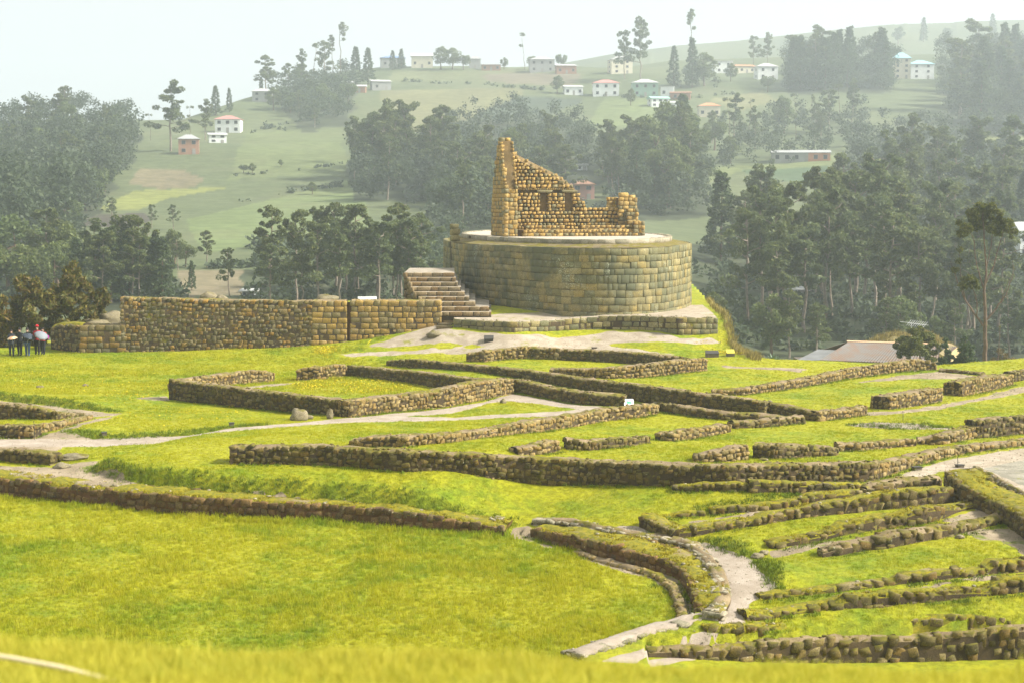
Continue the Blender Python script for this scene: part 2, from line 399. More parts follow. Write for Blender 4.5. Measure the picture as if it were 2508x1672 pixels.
def soil_mat(name, a, b, moss=0.0, pebbles=0.5, moss_col=(0.20, 0.17, 0.012), moss_col2=(0.10, 0.10, 0.01), mscale=0.8):
    m = MatB(name, 0.97)
    n1 = m.noise(1.3, 5, 0.65); n2 = m.noise(22, 5, 0.75)
    c = m.mix(m.thresh(n1, 0.35, 0.68), a, b)
    c = m.mix(m.math('MULTIPLY', m.thresh(n2, 0.56, 0.68), pebbles), c, tuple(min(1, x * 1.45) for x in b))
    c = m.mix(m.math('MULTIPLY', m.thresh(n2, 0.46, 0.34), pebbles), c, tuple(x * 0.42 for x in a))
    if moss > 0:
        mc = m.mix(m.thresh(m.noise(7, 4), 0.35, 0.65), moss_col2, moss_col)
        c = m.mix(m.thresh(m.noise(mscale, 5, 0.7), 0.66 - moss * 0.4, 0.78 - moss * 0.4), c, mc)
    m.bump(m.math('ADD', n2, m.math('MULTIPLY', m.noise(60, 2), 0.4)), 0.03, 0.9)
    return m.color(c)
M['joint'] = soil_mat('joint_earth', (0.045, 0.032, 0.016), (0.085, 0.058, 0.026), 0.2)
M['joint_red'] = soil_mat('red_joint_earth', (0.08, 0.04, 0.015), (0.14, 0.07, 0.025), 0.1)
M['joint_pale'] = soil_mat('ochre_joint_earth', (0.12, 0.08, 0.03), (0.20, 0.13, 0.05), 0.0)
M['cap'] = soil_mat('gravelly_wall_top', (0.18, 0.13, 0.068), (0.30, 0.225, 0.13), 0.5, moss_col=(0.21, 0.17, 0.02))
M['cap_moss'] = soil_mat('mossy_wall_top', (0.20, 0.15, 0.08), (0.30, 0.23, 0.13), 0.85, moss_col=(0.27, 0.225, 0.012), moss_col2=(0.14, 0.14, 0.014))
M['cap_ledge'] = soil_mat('mossy_temple_ledge', (0.15, 0.115, 0.06), (0.22, 0.17, 0.09), 0.6, moss_col=(0.20, 0.155, 0.015), moss_col2=(0.11, 0.10, 0.014), mscale=1.6)
M['cap_tower'] = soil_mat('rubble_wall_top', (0.32, 0.22, 0.10), (0.46, 0.33, 0.17), 0.1)
M['path'] = soil_mat('sandy_path', (0.31, 0.25, 0.185), (0.42, 0.35, 0.275), 0.0, 0.25)
M['dirt'] = soil_mat('bare_dirt', (0.24, 0.185, 0.115), (0.36, 0.285, 0.19), 0.25, 0.6, moss_col=(0.18, 0.20, 0.02), moss_col2=(0.10, 0.13, 0.02))
M['gravel'] = soil_mat('pale_gravel', (0.31, 0.25, 0.175), (0.43, 0.36, 0.27), 0.22, 0.5, moss_col=(0.28, 0.26, 0.05), moss_col2=(0.2, 0.2, 0.04))
M['cobble'] = soil_mat('cobble_gravel', (0.20, 0.18, 0.13), (0.33, 0.30, 0.23), 0.25, 0.9, moss_col=(0.25, 0.24, 0.04), moss_col2=(0.15, 0.17, 0.03))
M['floor'] = soil_mat('temple_floor_gravel', (0.40, 0.34, 0.26), (0.52, 0.45, 0.36), 0.0, 0.3)

def grass_mat(name, blade, dryness=0.0):
    m = MatB(name, 0.75)
    a = m.noise(0.16, 4, 0.6); b = m.noise(0.9, 4, 0.65, dist=0.4); c = m.noise(5.0, 3)
    green, yellow, dry, deep = (0.200, 0.278, 0.004), (0.395, 0.380, 0.007), (0.50, 0.43, 0.060), (0.115, 0.195, 0.005)
    col = m.mix(m.thresh(m.math('ADD', m.math('MULTIPLY', a, 0.6), m.math('MULTIPLY', b, 0.45)), 0.36, 0.60), green, yellow)
    col = m.mix(m.math('MULTIPLY', m.thresh(m.noise(0.5, 5, 0.7, dist=0.8), 0.62, 0.78), 0.5), col, dry)
    col = m.mix(m.math('MULTIPLY', m.thresh(m.noise(0.7, 4, 0.6), 0.56, 0.40), 0.0 if blade else 0.0), col, deep)
    col = m.mix(m.math('MULTIPLY', m.thresh(m.noise(0.42, 4, 0.65), 0.60, 0.74), 0.5), col, deep)
    if dryness: col = m.mix(dryness, col, (0.60, 0.53, 0.10))
    if blade:
        r = m.n('ShaderNodeObjectInfo').outputs['Random']
        col = m.mix(m.math('MULTIPLY', m.thresh(r, 0.72, 1.0), 0.55), col, dry)
        col = m.mix(m.math('MULTIPLY', m.thresh(r, 0.30, 0.0), 0.45), col, deep)
        m.b.inputs['Subsurface Weight'].default_value = 0.0
        out = m.nt.nodes['Material Output']
        tr = m.n('ShaderNodeBsdfTranslucent'); m.l(m.mix(1.0, col, (1.15, 1.15, 0.8), 'MULTIPLY'), tr.inputs['Color'])
        mx = m.n('ShaderNodeMixShader'); mx.inputs['Fac'].default_value = 0.35
        m.l(m.b.outputs[0], mx.inputs[1]); m.l(tr.outputs[0], mx.inputs[2]); m.l(mx.outputs[0], out.inputs['Surface'])
    else:
        col = m.mix(m.thresh(c, 0.40, 0.62), m.mix(1.0, col, (0.70, 0.72, 0.6), 'MULTIPLY'), col)
        m.bump(m.math('ADD', c, m.noise(30, 4, 0.7)), 0.06, 1.0)
    return m.color(col)
M['turf'] = grass_mat('turf', False)
M['blade'] = grass_mat('grass_blades', True)
M['blade_dry_sunlit'] = grass_mat('sunlit_dry_blades', True, 0.55)  # dry near grass, its sunlit brightness put into the colour
M['blade_shaded'] = plain('lush_shaded_grass', (0.125, 0.175, 0.005), 0.8, 0.5, 3.0)  # longer edge grass; shade along banks and wall feet put into the colour
M['tread'] = soil_mat('worn_tread', (0.27, 0.225, 0.165), (0.40, 0.345, 0.265), 0.0, 0.4)
M['straw'] = plain('straw_blades', (0.27, 0.215, 0.06), 0.9, 0.45, 2.0)
M['moss'] = plain('yellow_moss', (0.30, 0.25, 0.012), 0.95, 0.55, 2.2)
def leaf_mat(name, cols, scale=0.35):
    m = MatB(name, 0.6)
    r = m.n('ShaderNodeNewGeometry').outputs['Random Per Island']; o = m.n('ShaderNodeObjectInfo').outputs['Random']
    c = m.ramp(r, [(i / len(cols), x) for i, x in enumerate(cols)])
    c = m.mix(m.math('MULTIPLY', o, 0.5), c, m.mix(1.0, c, (1.25, 1.05, 0.75), 'MULTIPLY'))
    out = m.nt.nodes['Material Output']; tr = m.n('ShaderNodeBsdfTranslucent'); m.l(c, tr.inputs['Color'])
    mx = m.n('ShaderNodeMixShader'); mx.inputs['Fac'].default_value = 0.38
    m.l(m.b.outputs[0], mx.inputs[1]); m.l(tr.outputs[0], mx.inputs[2]); m.l(mx.outputs[0], out.inputs['Surface'])
    return m.color(c)
M['leaf_euc'] = leaf_mat('eucalyptus_leaves', [(0.077, 0.107, 0.038), (0.134, 0.171, 0.062), (0.096, 0.128, 0.043), (0.185, 0.210, 0.081), (0.108, 0.148, 0.059)])
M['leaf_con'] = leaf_mat('conifer_needles', [(0.043, 0.075, 0.032), (0.070, 0.109, 0.043), (0.092, 0.133, 0.054)])
M['leaf_broad'] = leaf_mat('broad_leaves', [(0.077, 0.119, 0.038), (0.121, 0.167, 0.054), (0.153, 0.191, 0.067)])
M['leaf_bush'] = leaf_mat('eucalyptus_bush_leaves', [(0.090, 0.100, 0.020), (0.160, 0.155, 0.035), (0.060, 0.072, 0.016), (0.23, 0.19, 0.035), (0.120, 0.130, 0.030), (0.17, 0.12, 0.035)])
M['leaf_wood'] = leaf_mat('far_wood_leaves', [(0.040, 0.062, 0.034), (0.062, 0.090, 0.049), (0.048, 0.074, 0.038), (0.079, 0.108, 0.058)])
M['leaf_shrub'] = leaf_mat('round_shrub_leaves', [(0.072, 0.096, 0.019), (0.123, 0.145, 0.031), (0.051, 0.070, 0.014), (0.160, 0.167, 0.036)])
M['bark'] = plain('bark', (0.14, 0.095, 0.060), 0.9, 0.35, 3.0)
M['bark_pale'] = plain('pale_eucalyptus_bark', (0.23, 0.185, 0.14), 0.9, 0.35, 2.0)

# ------------------------------------------------------------------ ground sheet
GU = np.linspace(-0.355, 0.355, 440)
GY = np.concatenate([np.arange(36, 112, 0.2), np.arange(112, 166, 0.9)])
gU, gY = np.meshgrid(GU, GY); gX = gU * gY
GZ = ground_z(gX, gY)
def grid_faces(mask):
    nr, nc = gX.shape
    i, j = np.nonzero(mask); b = i * nc + j
    return np.stack([b, b + 1, b + nc + 1, b + nc], -1)
def cells(vmask, fn=np.all):
    st = np.stack([vmask[:-1, :-1], vmask[:-1, 1:], vmask[1:, 1:], vmask[1:, :-1]])
    return fn(st, axis=0)
def sheet(name, Z, cellmask, mat):
    F = grid_faces(cellmask); used = np.unique(F); remap = np.full(gX.size, -1); remap[used] = np.arange(len(used))
    V = np.stack([gX.ravel(), gY.ravel(), Z.ravel() + CAMZ], -1)[used]
    o = add_obj(name, np_mesh(name, V, remap[F], [mat], True)); o['kind'] = 'structure'
    return o
keep = gY < edge_y(CX + FPX * gU) + 16
sheet('ground', GZ, cells(keep), M['turf'])

# paths, bare dirt, gravel: real sheets that rise through the turf along their outline
def polys(lst): return [XY([f(*p) for p in pts]) for f, pts in lst]
PATH_P = polys([
    (plat, [(-80, 1076), (100, 1073), (210, 1075), (340, 1073), (500, 1063), (660, 1046), (800, 1030), (870, 1025), (960, 1014), (1100, 1000), (1180, 985), (1256, 965), (1340, 979), (1433, 994), (1505, 997), (1535, 1001), (1490, 1012), (1445, 1021), (1400, 1023), (1250, 1022), (1100, 1030), (960, 1036), (840, 1038), (700, 1051), (560, 1067), (420, 1083), (280, 1091), (150, 1093), (-80, 1096)]),
    (plat, [(1488, 1297), (1520, 1285), (1562, 1286), (1600, 1308), (1640, 1328), (1700, 1331), (1722, 1327), (1770, 1350), (1836, 1368), (1866, 1400), (1886, 1430), (1906, 1456), (1860, 1466), (1834, 1474), (1834, 1525), (1820, 1534), (1765, 1536), (1756, 1520), (1778, 1475), (1772, 1430), (1752, 1394), (1728, 1376), (1690, 1354), (1610, 1330), (1530, 1308)]),
    (plat, [(2060, 1037), (2150, 1041), (2250, 1047), (2330, 1049), (2330, 1053), (2230, 1052), (2120, 1046)]),
    (plat, [(1470, 1622), (1550, 1594), (1620, 1574), (1700, 1552), (1765, 1532), (1800, 1534), (1720, 1560), (1640, 1586), (1560, 1625)]),
])
ISLAND = polys([(plat, [(990, 1022), (1110, 1012), (1200, 987), (1240, 983), (1330, 991), (1418, 1004), (1330, 1011), (1200, 1017), (1110, 1023)])])
DIRT_P = polys([
    (plat, [(-80, 974), (80, 987), (180, 1001), (300, 1013), (280, 1020), (215, 1022), (150, 1010), (80, 997), (-80, 987)]),
    (plat, [(85, 1075), (110, 1064), (180, 1044), (240, 1026), (310, 1014), (230, 1036), (165, 1055), (215, 1070), (240, 1080), (100, 1080)]),
    (plat, [(-80, 1094), (150, 1092), (130, 1112), (60, 1104), (-80, 1104)]),
    (plat, [(-80, 1140), (60, 1140), (130, 1143), (205, 1130), (240, 1127), (216, 1148), (285, 1172), (400, 1196), (540, 1212), (700, 1222), (900, 1242), (900, 1252), (700, 1238), (520, 1226), (380, 1214), (200, 1190), (-80, 1168)]),
    (plat, [(2130, 1010), (2200, 1010), (2320, 989), (2400, 973), (2490, 949), (2540, 942), (2540, 955), (2420, 977), (2300, 1002), (2180, 1020), (2110, 1018)]),
    (plat, [(2100, 936), (2200, 919), (2296, 910), (2400, 922), (2340, 927), (2230, 927), (2160, 933)]),
    (plat, [(1672, 1277), (1730, 1265), (1820, 1259), (1900, 1249), (1970, 1241), (1978, 1246), (1900, 1258), (1820, 1266), (1740, 1274), (1690, 1284)]),
    (plat, [(2310, 1276), (2330, 1262), (2400, 1246), (2430, 1262), (2425, 1276), (2380, 1272), (2330, 1278)]),
    (plat, [(2360, 1302), (2440, 1292), (2475, 1290), (2560, 1340), (2560, 1380), (2490, 1350), (2455, 1322), (2400, 1322)]),
    (plat, [(1890, 1352), (1990, 1333), (2060, 1314), (2070, 1317), (1990, 1342), (1900, 1362)]),
    (plat, [(2190, 1442), (2280, 1428), (2440, 1410), (2540, 1404), (2540, 1410), (2400, 1424), (2270, 1440)]),
    (mead, [(1400, 1350), (1441, 1358), (1548, 1388), (1619, 1404), (1663, 1418), (1683, 1455), (1700, 1512), (1665, 1535), (1654, 1490), (1640, 1450), (1604, 1422), (1548, 1406), (1441, 1376)]),
    (mead, [(1240, 1314), (1250, 1300), (1296, 1300), (1320, 1326), (1420, 1358), (1330, 1338), (1270, 1320)]),
    (plat, [(430, 978), (505, 958), (700, 938), (740, 936), (690, 944), (560, 958), (470, 976)]),
    (plat, [(340, 980), (412, 972), (412, 982), (360, 984)]),
    (plat, [(1760, 893), (1830, 898), (1900, 900), (1980, 903), (1960, 910), (1850, 903), (1780, 900)]),
    (plat, [(1450, 1300), (1490, 1292), (1560, 1290), (1620, 1330), (1560, 1318)]),
])
GRAV_P = polys([
    (plat, [(900, 845), (967, 824), (1043, 802), (1075, 790), (1110, 806), (1258, 820), (1480, 811), (1614, 815), (1665, 828), (1745, 826), (1768, 838), (1700, 845), (1640, 838), (1560, 838), (1460, 843), (1540, 853), (1650, 868), (1600, 866), (1500, 859), (1390, 855), (1300, 850), (1200, 848), (1130, 838), (1100, 837), (1000, 848), (940, 852)]),
    (plat, [(830, 868), (960, 859), (1110, 851), (1300, 850), (1290, 854), (1150, 864), (1000, 867), (860, 874)]),
    (plat, [(2145, 1182), (2200, 1162), (2260, 1142), (2345, 1120), (2441, 1104), (2580, 1094), (2580, 1320), (2470, 1220), (2420, 1176), (2375, 1150), (2345, 1146), (2305, 1156), (2240, 1170), (2150, 1192)]),
])
COB_P = polys([(plat, [(2390, 1146), (2440, 1135), (2580, 1112), (2580, 1262), (2508, 1216), (2450, 1184)])])
def sdist(pl):
    best = np.full(gX.shape, -1e3)
    for p in pl:
        x0, x1 = min(q[0] for q in p) - 1, max(q[0] for q in p) + 1; y0, y1 = min(q[1] for q in p) - 1, max(q[1] for q in p) + 1
        m = (gX > x0) & (gX < x1) & (gY > y0) & (gY < y1)
        if not m.any(): continue
        x, y = gX[m], gY[m]
        d, _ = line_dist(x, y, p + [p[0]]); d = np.where(in_poly(x, y, p), d, -d)
        b = best[m]; best[m] = np.maximum(b, d)
    return best
RAG = 0.16 * fbm(gX * 1.3, gY * 1.3, 31, 4)
SD_PATH = np.minimum(sdist(PATH_P), -sdist(ISLAND)) + RAG
SD_DIRT = sdist(DIRT_P) + RAG * 1.8
SD_GRAV = sdist(GRAV_P) + RAG * 2.2
SD_COB = sdist(COB_P) + RAG
def over(name, SD, mat, lift):
    Z = GZ + np.clip(SD * 0.10, -0.06, lift)
    sheet(name, Z, cells(SD > -0.35, np.any), mat)
over('bare_dirt', SD_DIRT, M['dirt'], 0.012)
over('gravel_plaza', SD_GRAV, M['gravel'], 0.018)
over('path', SD_PATH, M['path'], 0.024)
over('cobbled_yard', SD_COB, M['cobble'], 0.030)

# near slope the camera stands on
ny = np.concatenate([np.arange(0.6, 14, 0.25), np.arange(14, 40, 1.0)]); nx = np.linspace(-0.55, 0.55, 60)
NSY = [0, 4, 7, 10, 12, 16, 24, 32, 40]; NSZ = [-1.65, -1.95, -2.22, -2.755, -3.5, -5.4, -9.2, -12.6, -14]
def near_z(x, y): return np.interp(y, NSY, NSZ) - 0.030 * x * np.clip(y / 10, 0, 1.5) + 0.05 * fbm(x * 0.6, y * 0.6, 41, 3)
_u, _y = np.meshgrid(nx, ny); _x = _u * (_y + 2)
V = np.stack([_x.ravel(), _y.ravel(), near_z(_x, _y).ravel() + CAMZ], -1)
i, j = np.meshgrid(np.arange(len(ny) - 1), np.arange(len(nx) - 1), indexing='ij'); b = (i * len(nx) + j).ravel()
o = add_obj('near_slope', np_mesh('near_slope', V, np.stack([b, b + 1, b + len(nx) + 1, b + len(nx)], -1), [M['turf']], True)); o['kind'] = 'structure'

# far hills with their fields (vertex colour = what grows there)
FIELDS = [  # pixel polygon, colour
    ([(235, 515), (330, 468), (575, 458), (420, 485), (330, 518)], (0.34, 0.36, 0.10)),
    ([(320, 450), (350, 415), (440, 415), (500, 440), (470, 460), (390, 465)], (0.30, 0.25, 0.14)),
    ([(215, 530), (350, 522), (380, 540), (300, 560), (200, 560)], (0.12, 0.10, 0.075)),
    ([(920, 222), (1270, 218), (1290, 240), (1130, 310), (990, 330), (940, 260)], (0.30, 0.29, 0.13)),
    ([(1130, 300), (1290, 235), (1440, 240), (1330, 300), (1180, 320)], (0.11, 0.14, 0.09)),
    ([(960, 170), (1300, 180), (1420, 190), (1420, 215), (1200, 205), (960, 200)], (0.25, 0.27, 0.12)),
    ([(1170, 185), (1420, 182), (1400, 212), (1200, 206)], (0.30, 0.25, 0.16)),
    ([(1480, 240), (1600, 240), (1640, 300), (1560, 320), (1440, 300)], (0.24, 0.29, 0.11)),
    ([(1740, 245), (1860, 225), (1900, 250), (1800, 275)], (0.33, 0.32, 0.14)),
    ([(1815, 420), (2030, 405), (2030, 455), (1990, 462), (1830, 430)], (0.13, 0.20, 0.09)),
    ([(1700, 420), (2100, 375), (2100, 405), (1815, 420), (1700, 470)], (0.27, 0.31, 0.11)),
    ([(2390, 330), (2600, 300), (2600, 420), (2450, 420)], (0.30, 0.32, 0.11)),
    ([(440, 665), (640, 660), (680, 720), (440, 730)], (0.33, 0.27, 0.16)),
    ([(700, 690), (860, 660), (1000, 640), (1000, 720), (700, 730)], (0.33, 0.24, 0.15)),
    ([(600, 330), (830, 320), (860, 420), (560, 440)], (0.22, 0.26, 0.10)),
    ([(450, 540), (900, 430), (900, 560), (500, 620)], (0.24, 0.30, 0.11)),
    ([(1950, 560), (2120, 560), (2100, 640), (1950, 640)], (0.36, 0.28, 0.17)),
]
hx, hy, hz = _XX, _YY, HILL_GRID.copy()
sink = 1 - sstep((hy - edge_y(_AA) - 9) / 4.0)
hz = hz - 5.0 * sink
hpx, hpy = to_px(hx, hy, HILL_GRID)
hc = np.empty(hx.shape + (4,), np.float32); hc[..., 3] = 1
n1 = fbm(hx / 60, hy / 90, 71, 4); n2 = fbm(hx / 18, hy / 30, 75, 3)
for k, (c0, c1) in enumerate(((0.085, 0.125), (0.108, 0.142), (0.046, 0.062))):
    hc[..., k] = c0 + (c1 - c0) * np.clip(n1 + 0.5 + 0.4 * n2, 0, 1)
for poly, c in FIELDS:
    m = in_poly(hpx + 14 * n2, hpy + 6 * n1, poly) & (hy < 1050)
    for k in range(3): hc[..., k] = np.where(m, c[k] * 0.60 * (1 + 0.25 * n2), hc[..., k])
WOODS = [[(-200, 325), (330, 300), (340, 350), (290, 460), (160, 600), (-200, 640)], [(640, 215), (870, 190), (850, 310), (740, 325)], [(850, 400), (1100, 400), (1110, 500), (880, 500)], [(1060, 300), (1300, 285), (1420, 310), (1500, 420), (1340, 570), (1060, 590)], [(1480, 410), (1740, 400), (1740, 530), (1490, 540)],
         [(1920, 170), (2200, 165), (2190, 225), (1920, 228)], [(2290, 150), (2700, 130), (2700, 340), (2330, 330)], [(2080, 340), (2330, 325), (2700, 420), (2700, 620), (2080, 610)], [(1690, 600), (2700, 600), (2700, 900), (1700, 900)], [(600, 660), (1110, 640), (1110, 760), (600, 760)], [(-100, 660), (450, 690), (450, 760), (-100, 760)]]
for poly in WOODS:                                        # dark scrub and leaf litter instead of pasture
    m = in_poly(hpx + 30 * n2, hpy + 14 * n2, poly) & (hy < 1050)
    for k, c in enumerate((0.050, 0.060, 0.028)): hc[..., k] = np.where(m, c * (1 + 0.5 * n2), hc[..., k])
V = np.stack([hx.ravel(), hy.ravel(), hz.ravel() + CAMZ], -1)
nr, nc = hx.shape
i, j = np.meshgrid(np.arange(nr - 1), np.arange(nc - 1), indexing='ij'); b = (i * nc + j).ravel()
mm = MatB('hill_fields', 0.95); at = mm.n('ShaderNodeAttribute', attribute_name='crop')
t1 = mm.noise(0.25, 5, 0.7); t2 = mm.noise(0.03, 4)
c = mm.mix(mm.thresh(t1, 0.4, 0.62), mm.mix(1.0, at.outputs['Color'], (0.72, 0.74, 0.7), 'MULTIPLY'), at.outputs['Color'])
c = mm.mix(mm.math('MULTIPLY', mm.thresh(t2, 0.5, 0.7), 0.35), c, (0.13, 0.125, 0.062))
mm.bump(t1, 0.4, 0.5); mm.color(c)
me = np_mesh('hills', V, np.stack([b, b + 1, b + nc + 1, b + nc], -1), [mm.m], True)
ca = me.color_attributes.new('crop', 'FLOAT_COLOR', 'POINT'); ca.data.foreach_set('color', hc.reshape(-1))
o = add_obj('hills', me); o['kind'] = 'structure'

# ------------------------------------------------------------------ stones
def stone_arrays(seed, c, jit, bulge):
    r = np.random.default_rng(seed); V = []; idx = {}
    for ax in range(3):
        for sg in (-1, 1):
            for a in (-1, 1):
                for bb in (-1, 1):
                    p = np.zeros(3); p[ax] = sg; o1, o2 = (ax + 1) % 3, (ax + 2) % 3
                    p[o1] = a * (1 - 2 * c); p[o2] = bb * (1 - 2 * c)
                    idx[(ax, sg, a, bb)] = len(V); V.append(p)
    F = []
    for ax in range(3):
        for sg in (-1, 1):
            q = [idx[(ax, sg, -1, -1)], idx[(ax, sg, 1, -1)], idx[(ax, sg, 1, 1)], idx[(ax, sg, -1, 1)]]
            F.append(q if sg > 0 else q[::-1])
    for ax in range(3):                                   # edges along axis ax
        o1, o2 = (ax + 1) % 3, (ax + 2) % 3
        for s1 in (-1, 1):
            for s2 in (-1, 1):
                # face o1 side s1 : its in-plane axes are (o1+1)=o2 , (o1+2)=ax ; face o2 side s2 : (o2+1)=ax , (o2+2)=o1
                q = [idx[(o1, s1, s2, -1)], idx[(o1, s1, s2, 1)], idx[(o2, s2, 1, s1)], idx[(o2, s2, -1, s1)]]
                F.append(q)
    T = []
    for sx in (-1, 1):
        for sy in (-1, 1):
            for sz in (-1, 1):
                T.append([idx[(0, sx, sy, sz)], idx[(1, sy, sz, sx)], idx[(2, sz, sx, sy)]])
    V = np.array(V, float)
    low = r.normal(size=(3, 3)) * jit * 0.5
    V = V + (V @ low) * 0.5 + r.normal(size=V.shape) * jit * 0.35
    V = V / np.abs(V).max(axis=0)
    V *= 0.5
    tris = []
    for q in F: tris += [[q[0], q[1], q[2]], [q[0], q[2], q[3]]]
    tris += T
    tris = np.array(tris); cen = V[tris].mean(1); nrm = np.cross(V[tris[:, 1]] - V[tris[:, 0]], V[tris[:, 2]] - V[tris[:, 0]])
    flip = (nrm * cen).sum(1) < 0; tris[flip] = tris[flip][:, [0, 2, 1]]
    return V, tris
VAR = {'round': [stone_arrays(100 + i, 0.085 + 0.03 * (i % 3), 0.34, 0) for i in range(16)],
       'fitted': [stone_arrays(700 + i, 0.032 + 0.010 * (i % 3), 0.035, 0) for i in range(10)],
       'block': [stone_arrays(300 + i, 0.085 + 0.02 * (i % 3), 0.09, 0) for i in range(8)],
       'cobble': [stone_arrays(500 + i, 0.27, 0.32, 0) for i in range(8)]}
_mc = {}
def stone_mesh(kind, v, mat):
    key = (kind, v, mat.name)
    if key not in _mc: _mc[key] = np_mesh('stone', VAR[kind][v][0], VAR[kind][v][1], [mat], False)
    return _mc[key]
def basis(t, n, up=Vector((0, 0, 1))):
    """matrix with x along t, y out along n, z up"""
    return Matrix(((t.x, n.x, up.x), (t.y, n.y, up.y), (t.z, n.z, up.z)))
class Stones:
    """collects the stones of one thing; the 300 that show largest become parts, the rest one 'stuff' part"""
    def __init__(s): s.L = []; s.small = []
    def add(s, pos, rot3, size, kind, name='stone', mat=None, small=False):
        v = random.randrange(len(VAR[kind]))
        m = rot3.to_4x4(); sc = Matrix.Diagonal((size[0], size[1], size[2], 1))
        mw = Matrix.Translation(pos) @ m @ sc
        (s.small if small else s.L).append((mw, kind, v, name, mat, size[0] * size[2] / max(1.0, pos.length_squared)))
    def realize(s, parent, mat, origin, rest_name='small_stones', limit=300):
        T = Matrix.Translation(-origin)
        s.L.sort(key=lambda q: -q[5])
        for (mw, kind, v, name, m2, _) in s.L[:limit]:
            o = bpy.data.objects.new(name, stone_mesh(kind, v, m2 or mat)); COL.objects.link(o)
            o.parent = parent; o.matrix_basis = T @ mw
        for lst, nm in ((s.L[limit:], 'further_stones'), (s.small, rest_name)):
            if not lst: continue
            bym = {}
            for q in lst: bym.setdefault((q[4] or mat).name, []).append(q)
            for k, (mn, qs) in enumerate(bym.items()):
                VV, FF, off = [], [], 0
                for (mw, kind, v, name, m2, _) in qs:
                    A = np.array(T @ mw); Vv, Ff = VAR[kind][v]
                    VV.append(Vv @ A[:3, :3].T + A[:3, 3]); FF.append(Ff + off); off += len(Vv)
                o = add_obj(nm, np_mesh(nm, np.concatenate(VV), np.concatenate(FF), [bpy.data.materials[mn]], False), parent); o['kind'] = 'stuff'

def resample(P, step):
    P = np.asarray(P, float); d = np.hypot(np.diff(P[:, 0]), np.diff(P[:, 1])); s = np.concatenate([[0], np.cumsum(d)])
    n = max(2, int(math.ceil(s[-1] / step)) + 1); t = np.linspace(0, s[-1], n)
    return t, np.stack([np.interp(t, s, P[:, k]) for k in range(P.shape[1])], -1)
STY = {  # course height, width range, stone depth, shape, rotation jitter, size jitter
    'field': (0.178, (0.7, 1.9), 0.26, 'round', 0.17, 0.40),
    'big':   (0.255, (0.75, 1.75), 0.34, 'round', 0.16, 0.40),
    'rough': (0.24, (0.85, 1.6), 0.26, 'round', 0.07, 0.15),
    'ashlar': (0.34, (0.95, 1.95), 0.30, 'block', 0.0, 0.03),
    'kerb':  (0.16, (1.0, 2.0), 0.22, 'cobble', 0.25, 0.3),
    'slab':  (0.14, (1.6, 3.0), 0.45, 'round', 0.12, 0.25),
}
MOSSP = []; BASEP = []
